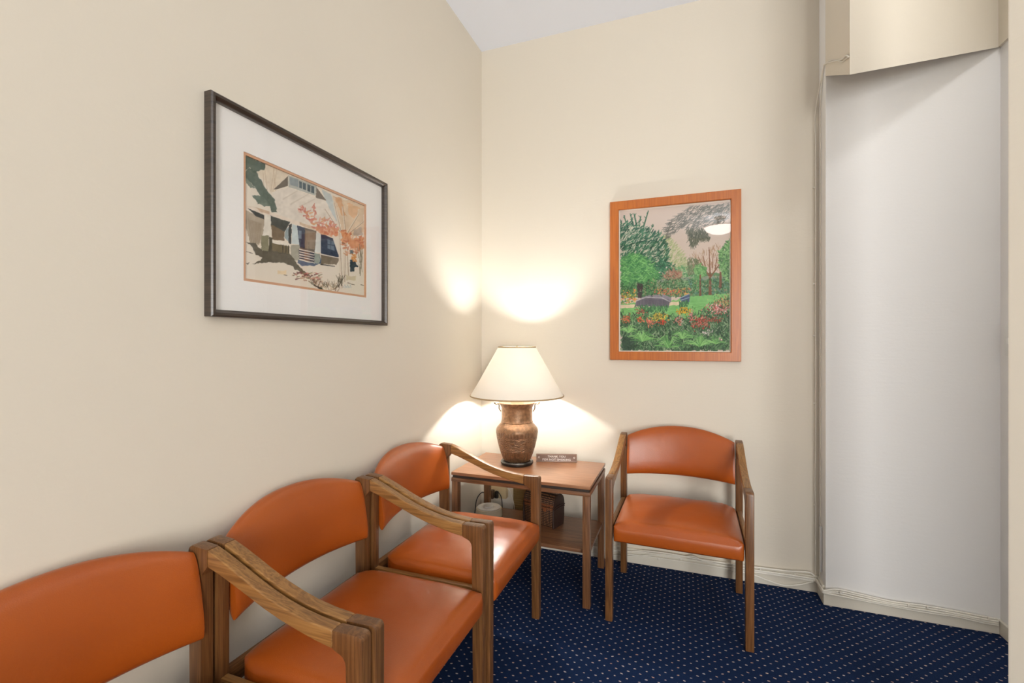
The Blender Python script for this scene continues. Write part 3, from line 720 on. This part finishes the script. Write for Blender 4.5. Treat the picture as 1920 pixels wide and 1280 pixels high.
wc.poly([(170, 505), (280, 540), (280, 560), (200, 540)], (200, 172, 145), 0.9, 0.6)
wc.poly([(520, 625), (640, 665), (640, 690), (520, 645)], (204, 178, 150), 0.9, 0.6)
wc.poly([(62, 515), (240, 600), (228, 715), (195, 805), (120, 795), (100, 690), (62, 645)], (172, 158, 138), 0.9)
for k in range(14): wc.line(110 + k * 8, 600 + k * 3, 125 + k * 6, 790, 5, (150, 134, 112), 0.6)
wc.poly([(100, 510), (240, 568), (238, 605), (170, 575)], (66, 68, 66), 1, 0.6)
wc.poly([(285, 572), (445, 625), (400, 700), (290, 645)], (72, 76, 72), 1, 0.6)
wc.poly([(290, 642), (400, 700), (396, 775), (300, 762)], (122, 104, 82), 1, 0.7)
wc.poly([(405, 690), (450, 640), (440, 790), (400, 750)], (152, 166, 168), 1, 0.6)
wc.poly([(432, 650), (457, 635), (452, 800), (430, 790)], (58, 62, 62), 1, 0.7)
wc.poly([(498, 650), (655, 695), (640, 865), (515, 835)], (112, 100, 90), 1, 0.5)
wc.poly([(498, 650), (562, 672), (558, 835), (515, 822)], (58, 70, 90), 1, 0.5)
wc.poly([(512, 690), (535, 695), (535, 760), (512, 755)], (120, 135, 150), 0.9, 0.4)
wc.poly([(568, 690), (648, 700), (638, 845), (562, 832)], (146, 130, 112), 1, 0.5)
wc.poly([(690, 715), (790, 755), (838, 905), (760, 905), (690, 875)], (48, 62, 84), 1, 0.6)
wc.poly([(742, 762), (798, 776), (798, 852), (742, 834)], (112, 128, 144), 0.9, 0.3)
wc.line(770, 765, 770, 845, 6, (60, 75, 95)); wc.line(742, 800, 798, 812, 6, (60, 75, 95))
wc.line(790, 755, 830, 880, 8, (222, 214, 202))
wc.poly([(245, 560), (290, 575), (288, 745), (225, 735)], (228, 221, 208), 1, 0.4)
wc.poly([(460, 640), (500, 655), (518, 805), (455, 795)], (196, 208, 208), 1, 0.4)
wc.poly([(655, 705), (690, 715), (690, 870), (640, 865)], (214, 216, 210), 1, 0.4)
wc.poly([(215, 728), (272, 735), (272, 860), (208, 850)], (142, 138, 112), 1, 1.2); wc.poly([(275, 745), (304, 750), (300, 865), (272, 860)], (78, 74, 58), 1, 1.2)
wc.poly([(302, 765), (445, 798), (445, 818), (302, 790)], (226, 218, 204), 1, 0.4)
wc.poly([(300, 790), (440, 818), (440, 890), (300, 865)], (112, 100, 74), 1, 1)
for x in (385, 410, 430): wc.line(x, 815, x, 870, 8, (64, 58, 46))
wc.poly([(450, 805), (518, 808), (515, 935), (445, 920)], (168, 164, 148), 1, 1.4)
wc.poly([(515, 838), (642, 868), (642, 950), (515, 915)], (74, 76, 86), 1, 0.4)
for k in range(4): wc.line(520, 842 + k * 20, 636, 868 + k * 20, 8, (228, 216, 202)); wc.line(560, 862 + k * 20, 600, 871 + k * 20, 6, (160, 116, 92))
wc.poly([(505, 925), (640, 955), (680, 880), (698, 950), (640, 975), (540, 972), (505, 955)], (88, 104, 126), 1, 1)
wc.poly([(636, 870), (684, 880), (682, 960), (640, 950)], (150, 160, 150), 1, 1.3)
wc.poly([(690, 885), (835, 915), (818, 965), (690, 955)], (128, 116, 98), 1, 1)
wc.line(690, 880, 835, 912, 8, (224, 214, 200)); wc.line(690, 962, 800, 978, 9, (70, 68, 66))
DK = (88, 82, 68)
wc.poly([(85, 785), (170, 795), (220, 855), (300, 850), (440, 880), (480, 930), (520, 985), (480, 985), (400, 950), (300, 945), (200, 950), (140, 965), (230, 915), (165, 880), (140, 820)], DK, 0.95, 1.6)
wc.poly([(440, 930), (500, 960), (590, 1045), (560, 1045), (480, 1000)], DK, 0.9, 1.5)
wc.poly([(85, 955), (120, 950), (105, 970)], DK, 0.9, 1)
wc.poly([(340, 1005), (420, 1010), (400, 1045), (345, 1035)], (228, 204, 160), 0.8, 2)
wc.strokes([(440, 1020), (680, 1030), (690, 1110), (480, 1090)], 70, 26, (-30, 30), 9, [(196, 120, 110), (150, 140, 112), (206, 176, 150), (120, 80, 76)], 0.85)
wc.strokes([(600, 1100), (820, 1130), (830, 1190), (640, 1150)], 60, 40, (30, 150), 6, [(168, 150, 128), (200, 170, 140), (110, 96, 80)], 0.7)
wc.poly([(620, 1110), (720, 1168), (690, 1170), (630, 1130)], (72, 64, 56), 1, 1)
wc.poly([(780, 410), (1036, 490), (1036, 700), (960, 745), (860, 700), (830, 560)], (216, 192, 162), 0.9, 2)
wc.poly([(800, 420), (860, 440), (870, 520), (900, 580), (850, 560)], (206, 150, 104), 0.7, 2)
wc.poly([(900, 470), (1000, 510), (960, 600), (920, 560)], (218, 170, 126), 0.7, 2)
for x0, y0, x1, y1, w_ in ((850, 1150, 830, 640, 20), (870, 1100, 880, 700, 22), (860, 760, 790, 470, 14), (880, 740, 990, 560, 12), (885, 700, 860, 500, 10), (840, 700, 720, 520, 5), (930, 700, 1030, 620, 8), (905, 1050, 890, 760, 14)):
    wc.line(x0, y0, x1, y1, w_, (222, 210, 192), 0.9); wc.line(x0 + w_ * .5, y0, x1 + w_ * .4, y1, 3.5, (148, 124, 100), 0.8)
wc.strokes([(480, 500), (540, 500), (660, 600), (740, 600), (830, 660), (820, 740), (700, 720), (620, 660), (540, 560)], 110, 24, (0, 180), 13, [(208, 136, 118), (214, 150, 130), (190, 104, 90), (212, 152, 104)], 0.75)
wc.strokes([(610, 480), (640, 490), (660, 580), (640, 570)], 16, 18, (60, 120), 8, [(200, 130, 112)], 0.8)
wc.poly([(655, 650), (830, 680), (820, 740), (700, 720), (660, 700)], (210, 140, 104), 0.6, 2.5)
wc.poly([(850, 690), (900, 700), (940, 760), (1030, 750), (1030, 830), (940, 840), (900, 790), (860, 820)], (206, 132, 84), 0.85, 2.5)
wc.strokes([(850, 690), (1030, 750), (1030, 860), (900, 930), (860, 820)], 70, 26, (0, 180), 12, [(206, 134, 90), (216, 160, 120), (190, 110, 80)], 0.6)
wc.poly([(955, 690), (1010, 660), (1030, 730), (950, 730)], (170, 160, 150), 0.7, 1)
wc.poly([(920, 850), (950, 850), (945, 885), (920, 880)], (90, 98, 104), 0.9, 1)
wc.poly([(920, 925), (955, 930), (990, 980), (960, 985), (955, 1020), (925, 1020)], (52, 62, 72), 1, 1.2)
wc.strokes([(940, 880), (980, 900), (970, 950), (940, 930)], 18, 20, (0, 180), 10, [(214, 150, 90)], 0.8)
wc.strokes([(990, 900), (1025, 850), (1020, 1080), (1000, 1080)], 14, 90, (75, 100), 5, [(130, 120, 100)], 0.7)
wc.strokes([(820, 1080), (860, 1080), (860, 1150), (830, 1150)], 14, 50, (60, 120), 6, [(96, 84, 70)], 0.8)
wc.poly([(890, 1050), (970, 1060), (960, 1095), (900, 1090)], (206, 190, 150), 0.6, 2)
for k in range(6): wc.line(870 + k * 11, 1140 - (k % 2) * 14, 876 + k * 11, 1150, 4, (160, 178, 186), 0.9)
for x, y in ((395, 1045), (860, 790), (905, 1110), (935, 1120), (95, 860), (120, 868), (1010, 1125)): wc.line(x, y, x + 24, y + 6, 5, (100, 84, 70), 0.9)

T1 = 0.030
pic = empty('framed_picture', (0.0005, -1.480, 1.374), PI / 2, 'house porch watercolour in thin dark frame with wide white mat, on left wall', 'picture')
# local axes: x runs along +Y of the room, local -y points into the room (+X)
U0, U1, V0, V1 = -0.415, 0.4, -0.004, 0.622
M_FR1 = mat('dark_brown_frame', rgb(56, 46, 38), 0.35, coat=0.2)
v_ = coords(M_FR1, (8, 8, 200)); n_ = N(M_FR1, 'ShaderNodeTexNoise', Scale=1.0, Detail=3.0); LK(M_FR1, v_, n_.inputs['Vector'])
LK(M_FR1, ramp(M_FR1, n_.outputs[0], [(0.3, rgb(44, 36, 30)), (0.7, rgb(72, 60, 50))]), BS(M_FR1).inputs['Base Color'])
obj('frame', frame_bm(U0, U1, V0, V1, 0.022, [(0, 0.0), (0, 0.026), (0.004, T1), (0.011, T1), (0.015, 0.024), (0.019, 0.021), (0.021, 0.010), (0.021, 0.0)]), M_FR1, pic, angle=25)
MATW = wall_mat('white_mat_board', rgb(240, 238, 235))
PA = (-0.300, 0.277, 0.109, 0.498)       # opening of the mat (u0,u1,v0,v1)
obj('mat_board', frame_bm(U0 + 0.018, U1 - 0.018, V0 + 0.018, V1 - 0.018, 0, [(0, 0.004), (0, 0.009), (PA[0] - U0 - 0.018 - 0.0, 0.009), (PA[0] - U0 - 0.018, 0.004)]), MATW, pic, smooth=False) if False else None
def ring_board(name, o_, i_, d0, d1, m, parent):
    bm = bmesh.new()
    O = [(o_[0], o_[2]), (o_[1], o_[2]), (o_[1], o_[3]), (o_[0], o_[3])]; I = [(i_[0], i_[2]), (i_[1], i_[2]), (i_[1], i_[3]), (i_[0], i_[3])]
    L = [[bm.verts.new((p[0], -d, p[1])) for p in q] for q, d in ((O, d0), (O, d1), (I, d1), (I, d0))]
    for A_, B_ in zip(L, L[1:] + L[:1]):
        for k in range(4): bm.faces.new((A_[k], A_[(k + 1) % 4], B_[(k + 1) % 4], B_[k]))
    return obj(name, bm, m, parent, smooth=False)
ring_board('mat_board', (U0 + 0.018, U1 - 0.018, V0 + 0.018, V1 - 0.018), PA, 0.004, 0.010, MATW, pic)
LB = 0.008
ring_board('mat_liner', PA, (PA[0] + LB, PA[1] - LB, PA[2] + LB, PA[3] - LB), 0.003, 0.0085, mat('copper_liner', rgb(206, 158, 124), 0.6), pic)
art = painting_mesh('painting', (0.0045, -1.480 + PA[0] + 0.004, 1.374 + PA[2] + 0.004), (0, 1, 0), (0, 0, 1), PA[1] - PA[0] - 0.008, PA[3] - PA[2] - 0.008, 280, 240, wc, (440, 270), 1280 / 300.0, 'watercolour_paper', pic, (0, 0, 0))
art.matrix_parent_inverse = Matrix.LocRotScale(pic.location, pic.rotation_euler, None).inverted()
obj('glass', box((U0 + 0.0215, -0.0185, V0 + 0.0215), (U1 - 0.0215, -0.0165, V1 - 0.0215)), M_GLASS, pic, smooth=False)

# --- garden print
gc = Canvas(1024, 1280, 0.6, (212, 196, 184), 9)
gs = gc.strokes
gc.poly([(60, 620), (940, 600), (940, 800), (60, 800)], (92, 132, 92), 1, 1)
gs([(380, 300), (440, 320), (560, 440), (610, 600), (480, 600), (390, 480)], 420, 26, (20, 70), 7, [(176, 186, 138), (196, 196, 156), (150, 170, 120)], 0.7)
gs([(500, 560), (640, 540), (640, 720), (500, 700)], 220, 18, (0, 180), 9, [(120, 170, 120), (90, 150, 100), (150, 186, 140)], 0.8)
DKG = [(40, 92, 72), (58, 116, 84), (30, 76, 62), (74, 130, 100)]
gc.poly([(48, 210), (110, 260), (200, 240), (300, 290), (390, 340), (410, 480), (430, 580), (300, 620), (60, 520)], (76, 116, 92), 0.75, 2)
for x0, y0, x1, y1 in ((110, 300, 50, 170), (120, 260, 85, 145), (170, 260, 135, 130), (190, 250, 165, 130), (200, 240, 220, 150), (240, 240, 280, 108), (280, 290, 320, 220), (90, 320, 52, 240)):
    gc.line(x0, y0, x1, y1, 12, (62, 110, 84), 0.9)
    for k in range(9):
        t_ = k / 9; gc.line(x0 + (x1 - x0) * t_, y0 + (y1 - y0) * t_, x0 + (x1 - x0) * t_ + random.uniform(-16, 16), y0 + (y1 - y0) * t_ - 14, 7, (56, 106, 80), 0.9)
gs([(50, 220), (130, 200), (240, 240), (300, 270), (390, 300), (440, 430), (430, 560), (320, 620), (60, 500)], 900, 34, (15, 75), 8, DKG + [(206, 200, 180)], 0.85)
gs([(60, 220), (240, 240), (400, 340), (430, 560), (300, 600), (60, 480)], 120, 16, (20, 70), 5, [(216, 206, 190)], 0.7)
gs([(300, 540), (420, 500), (500, 560), (500, 650), (340, 690)], 260, 20, (0, 180), 9, [(48, 112, 82), (80, 146, 104), (40, 92, 70)], 0.85)
gc.poly([(55, 500), (150, 450), (260, 490), (345, 600), (350, 670), (200, 700), (55, 720)], (84, 146, 90), 0.9, 2)
gs([(55, 480), (150, 440), (270, 480), (350, 600), (350, 680), (200, 720), (55, 730)], 620, 30, (-50, 60), 7, [(104, 172, 98), (132, 194, 118), (58, 126, 76), (84, 150, 88)], 0.85)
gc.poly([(345, 660), (440, 655), (440, 730), (345, 730)], (150, 152, 140), 0.8, 0.5); gc.poly([(540, 640), (940, 618), (940, 650), (540, 668)], (156, 160, 148), 0.7, 0.5)
gs([(60, 690), (345, 680), (345, 800), (60, 800)], 300, 18, (0, 180), 9, [(60, 112, 70), (88, 146, 92), (50, 96, 66)], 0.8)
gs([(350, 680), (560, 660), (600, 800), (350, 780)], 380, 16, (0, 180), 9, [(70, 118, 76), (104, 152, 104), (54, 92, 62), (126, 160, 116)], 0.85)
gs([(400, 640), (470, 585), (545, 620), (540, 655), (430, 660)], 130, 34, (30, 150), 4, [(178, 132, 112), (150, 104, 88), (196, 156, 136)], 0.8)
gs([(600, 660), (940, 650), (940, 800), (600, 780)], 520, 18, (0, 180), 9, [(78, 130, 90), (56, 104, 72), (116, 164, 116), (96, 140, 130)], 0.85)
gs([(610, 480), (700, 440), (850, 400), (880, 480), (850, 600), (610, 600)], 160, 46, (60, 130), 3.5, [(176, 140, 112), (156, 120, 92), (192, 166, 138)], 0.7)
gs([(590, 500), (680, 490), (700, 600), (600, 640)], 160, 22, (30, 150), 6, [(96, 110, 82), (120, 130, 100)], 0.7)
for a_ in ((774, 640, 700, 520, 12), (774, 640, 860, 520, 12), (774, 620, 766, 400, 10), (740, 570, 720, 470, 7), (815, 570, 830, 460, 7), (715, 540, 680, 480, 6), (850, 540, 880, 490, 6), (790, 560, 800, 450, 6), (695, 620, 690, 560, 8)):
    gc.line(*a_[:4], a_[4], (132, 92, 70), 0.95)
gs([(840, 440), (940, 320), (945, 720), (880, 640), (850, 560)], 520, 18, (0, 180), 9, [(116, 170, 104), (84, 134, 84), (140, 190, 126), (70, 114, 78)], 0.85)
gs([(640, 600), (660, 550), (700, 535), (745, 570), (740, 630), (690, 640)], 170, 14, (0, 180), 9, [(114, 172, 104), (140, 190, 126), (84, 142, 86)], 0.9)
gs([(630, 640), (690, 630), (690, 760), (640, 740)], 120, 16, (0, 180), 8, [(100, 160, 100), (80, 132, 84)], 0.85)
for x, w_, y0, y1 in ((774, 22, 600, 800), (695, 15, 620, 790), (857, 20, 600, 715)): gc.line(x, y1, x, y0, w_ * 1.2, (124, 84, 66), 1)
gs([(410, 240), (470, 170), (560, 110), (620, 70), (945, 40), (945, 150), (880, 200), (720, 230), (640, 250), (560, 230), (440, 330)], 620, 38, (180, 240), 4.5, [(96, 98, 90), (122, 122, 112), (80, 86, 80)], 0.65)
gs([(580, 250), (720, 240), (790, 330), (700, 330), (630, 400)], 300, 34, (230, 310), 5.5, [(92, 98, 86), (116, 120, 104)], 0.8)
gc.line(420, 330, 470, 180, 12, (110, 108, 98), 0.7)
gc.poly([(55, 850), (450, 830), (620, 790), (940, 770), (945, 920), (700, 980), (400, 980), (55, 1000)], (124, 188, 112), 1, 1)
gs([(55, 880), (945, 800), (945, 920), (400, 980), (55, 1000)], 260, 40, (-6, 10), 4, [(146, 206, 130), (104, 168, 98)], 0.5)
gc.poly([(58, 858), (180, 856), (545, 830), (545, 858), (300, 874), (58, 886)], (226, 208, 176), 1, 0.5)
gc.poly([(186, 690), (238, 690), (226, 805), (198, 805)], (66, 56, 62), 1, 0.5)
gs([(60, 740), (180, 735), (180, 840), (60, 850)], 110, 10, (0, 180), 10, [(216, 120, 80), (226, 190, 80), (100, 150, 84), (88, 132, 80)], 0.9)
gs([(320, 735), (620, 725), (600, 790), (460, 790), (330, 770)], 150, 9, (0, 180), 9, [(212, 110, 80), (196, 100, 90), (90, 130, 80), (220, 170, 90)], 0.85)
gc.poly([(225, 800), (280, 780), (400, 776), (462, 800), (458, 840), (225, 840)], (138, 134, 146), 1, 0.3)
gc.poly([(172, 868), (188, 822), (262, 796), (390, 802), (450, 830), (446, 872), (172, 872)], (116, 112, 124), 1, 0.3)
for k in range(24): gc.line(190 + k * 11, 818, 190 + k * 11, 868, 5, (78, 76, 90), 0.8)
gc.line(188, 826, 262, 798, 5, (206, 200, 204)); gc.line(262, 798, 390, 804, 5, (206, 200, 204)); gc.line(390, 804, 450, 832, 5, (206, 200, 204))
for x in (178, 260, 352, 442): gc.line(x, 860, x, 882, 6, (110, 106, 118))
gc.poly([(530, 808), (610, 768), (612, 800), (608, 836), (545, 836)], (72, 90, 122), 1, 0.3); gc.line(532, 806, 610, 770, 5, (160, 180, 200)); gc.line(540, 822, 608, 800, 4, (170, 186, 204))
gs([(170, 875), (450, 870), (430, 910), (240, 930)], 140, 22, (60, 120), 6, [(54, 104, 72), (78, 134, 88)], 0.85)
gs([(520, 850), (600, 825), (600, 880), (530, 880)], 60, 20, (50, 130), 6, [(54, 104, 72), (78, 134, 88)], 0.85)
gc.poly([(58, 1000), (200, 985), (400, 975), (600, 985), (700, 960), (800, 900), (945, 840), (950, 1225), (62, 1230)], (62, 104, 72), 0.95, 2)
FG = [(72, 118, 80), (96, 142, 92), (40, 70, 54), (120, 160, 112), (52, 88, 66), (160, 176, 146), (34, 58, 46)]
gs([(58, 920), (200, 930), (400, 930), (600, 960), (760, 880), (945, 800), (950, 1225), (62, 1230)], 2600, 28, (30, 150), 5, FG, 0.85)
gs([(60, 720), (345, 640), (600, 640), (940, 620), (940, 780), (60, 800)], 380, 14, (0, 180), 6, [(44, 76, 56), (56, 96, 66), (150, 176, 136), (176, 150, 120)], 0.7)
gc.poly([(62, 1110), (150, 1115), (190, 1180), (150, 1230), (64, 1230)], (48, 76, 64), 0.75, 1.5)
def flowers(P, n, cols, w=13):
    Q = np.array(P, float); c = Q.mean(0); h = (Q.max(0) - Q.min(0)) / 2
    for _ in range(int(n * 1.6)):
        x, y = c + gc.rng.normal(0, 0.55, 2) * h; th = gc.rng.uniform(0, PI); L = gc.rng.uniform(3, 10)
        col = np.array(cols[gc.rng.randint(len(cols))]) * gc.rng.uniform(0.78, 1.08)
        gc.line(x, y, x + L * math.cos(th), y - L * math.sin(th), w * gc.rng.uniform(0.45, 0.95), col, 0.95)
    for _ in range(int(n * 0.5)):
        x, y = c + gc.rng.normal(0, 0.6, 2) * h
        gc.line(x, y, x + gc.rng.uniform(-8, 8), y - 10, 4, (46, 84, 56), 0.8)
flowers([(70, 950), (140, 960), (140, 1000), (70, 990)], 26, [(214, 130, 90), (206, 110, 80)])
flowers([(185, 900), (260, 900), (250, 930), (190, 925)], 24, [(196, 110, 96), (180, 96, 84)], 10)
flowers([(190, 965), (235, 960), (235, 995), (190, 990)], 22, [(226, 112, 76)])
flowers([(250, 980), (320, 975), (320, 1030), (260, 1030)], 34, [(226, 120, 100), (236, 150, 126)])
flowers([(310, 935), (415, 930), (415, 980), (320, 975)], 60, [(230, 190, 70), (226, 170, 60), (206, 196, 90)], 11)
flowers([(370, 985), (405, 980), (400, 1020), (375, 1020)], 20, [(220, 80, 60)])
flowers([(515, 900), (560, 885), (612, 885), (610, 920), (530, 938)], 55, [(236, 186, 60), (232, 166, 50)], 11)
flowers([(495, 960), (550, 950), (550, 1010), (500, 1020)], 44, [(196, 90, 80), (226, 140, 130), (232, 200, 196)], 9)
flowers([(605, 930), (640, 920), (640, 980), (615, 990)], 26, [(226, 160, 160), (214, 130, 136)], 9)
flowers([(630, 970), (760, 960), (750, 1030), (650, 1035)], 120, [(200, 76, 66), (216, 100, 86), (180, 60, 56), (226, 150, 136)], 11)
flowers([(760, 880), (850, 850), (935, 850), (930, 920), (800, 930)], 130, [(214, 120, 120), (226, 156, 150), (196, 80, 84), (240, 210, 206)], 10)
flowers([(800, 820), (940, 790), (940, 850), (830, 860)], 60, [(214, 176, 130), (196, 150, 100), (150, 170, 110)], 9)
flowers([(720, 1060), (780, 1060), (780, 1100), (730, 1100)], 16, [(236, 220, 220)], 8)
flowers([(845, 1120), (872, 1118), (870, 1145), (848, 1145)], 12, [(240, 190, 196)], 10)
flowers([(770, 960), (850, 960), (840, 1000), (780, 1000)], 30, [(150, 74, 62), (180, 96, 80)], 9)
for cx, cy, L0, n in ((232, 1150, 120, 46), (440, 1200, 130, 30), (690, 1190, 130, 38), (550, 1130, 100, 24), (820, 1170, 90, 18), (120, 1080, 90, 26)):
    for k in range(n):
        a = math.radians(random.uniform(5, 175)); L = L0 * random.uniform(0.5, 1.1)
        mx_, my_ = cx + L * 0.6 * math.cos(a), cy - L * 0.75 * math.sin(a)
        ex_, ey_ = cx + L * 1.1 * math.cos(a), cy - L * 0.55 * math.sin(a)
        c = random.choice([(128, 186, 108), (150, 204, 130), (96, 156, 90)])
        gc.line(cx, cy, mx_, my_, 7, c, 0.9); gc.line(mx_, my_, ex_, ey_, 5, c, 0.9)

T2 = 0.028
gp = empty('framed_picture', (1.197, -0.0005, 1.195), 0, 'garden print with park benches in an orange wood frame on the back wall', 'picture')
gU0, gU1, gV0, gV1 = -0.352, 0.350, -0.004, 0.932
def orange_wood():
    m = wood_mat('orange_frame_wood', 2, rgb(168, 88, 24), rgb(184, 101, 31), rgb(196, 113, 40), rough=0.35)
    return m
obj('frame', frame_bm(gU0, gU1, gV0, gV1, 0, [(0, 0.0), (0, T2 - 0.002), (0.002, T2), (0.047, T2), (0.050, T2 - 0.004), (0.050, 0.006), (0.050, 0.0)]), orange_wood(), gp, smooth=False)
ring_board('mat_board', (gU0 + 0.0495, gU1 - 0.0495, gV0 + 0.0495, gV1 - 0.0495), (gU0 + 0.056, gU1 - 0.055, gV0 + 0.055, gV1 - 0.056), 0.003, 0.010, wall_mat('cream_paper_edge', rgb(232, 222, 208)), gp)
art2 = painting_mesh('painting', (1.197 + gU0 + 0.055, -0.0085, 1.195 + gV0 + 0.054), (1, 0, 0), (0, 0, 1), gU1 - gU0 - 0.109, gV1 - gV0 - 0.109, 290, 350, gc, (1150, 370), 1280 / 300.0, 'garden_print_paper', gp, (0, 0, 0))
art2.matrix_parent_inverse = Matrix.LocRotScale(gp.location, gp.rotation_euler, None).inverted()
obj('glass', box((gU0 + 0.0505, -0.0165, gV0 + 0.0505), (gU1 - 0.0505, -0.0145, gV1 - 0.0505)), M_GLASS, gp, smooth=False)

# ------------------------------------------------------------------ ceiling lamp (seen only as a reflection in the picture glass) and an added hall fill light
cl = empty('ceiling_lamp', (1.79, -5.04, H - 0.001), 0, 'bowl ceiling lamp with dark metal mount, seen reflected in the garden picture glass', 'lamp')
M_BRONZE = mat('dark_bronze', rgb(46, 38, 32), 0.4, metal=0.7)
obj('mount', lathe([(0, 0), (0.085, 0), (0.085, -0.022), (0.02, -0.03), (0, -0.03)], 32), M_BRONZE, cl)
for k in range(3):
    a = k * 2 * PI / 3 + 0.3
    obj('rod', tube([(0.06 * math.cos(a), 0.06 * math.sin(a), -0.02), (0.06 * math.cos(a), 0.06 * math.sin(a), -0.10), (0.16 * math.cos(a), 0.16 * math.sin(a), -0.165)], 0.007, 8, 5), M_BRONZE, cl)
prof = [(0.225, -0.150), (0.222, -0.175), (0.19, -0.205), (0.13, -0.240), (0.06, -0.262), (0, -0.268)]
obj('bowl', lathe(prof + [(r * 0.985, z + 0.004) for r, z in reversed(prof)], 48), emit('bowl_glow', (1.0, 0.975, 0.94, 1), P_CEIL), cl)
obj('rim', torus_bm(0.226, 0.005, -0.150, 48), M_BRONZE, cl)
bmb = bmesh.new(); bmesh.ops.create_icosphere(bmb, subdivisions=3, radius=0.035, matrix=Matrix.Translation((0, 0, -0.200)))
obj('bulb', bmb, emit('ceiling_bulb_glow', (1.0, 0.985, 0.97, 1), 1500.0), cl)
hl = empty('hall_fill_light', (2.40, -1.05, H - 0.001), 0, 'added round fill light on the side hall ceiling, just out of view', 'lamp')  # unseen fixture added to brighten the pier and hall side
obj('housing', lathe([(0, 0), (0.13, 0), (0.13, -0.02), (0.115, -0.024), (0, -0.02)], 32), mat('white_metal', rgb(230, 230, 230), 0.4), hl)
obj('diffuser', lathe([(0.113, -0.0245), (0.09, -0.04), (0, -0.05)], 32), emit('hall_fill_glow', (1.0, 0.985, 0.965, 1), P_HALL), hl)
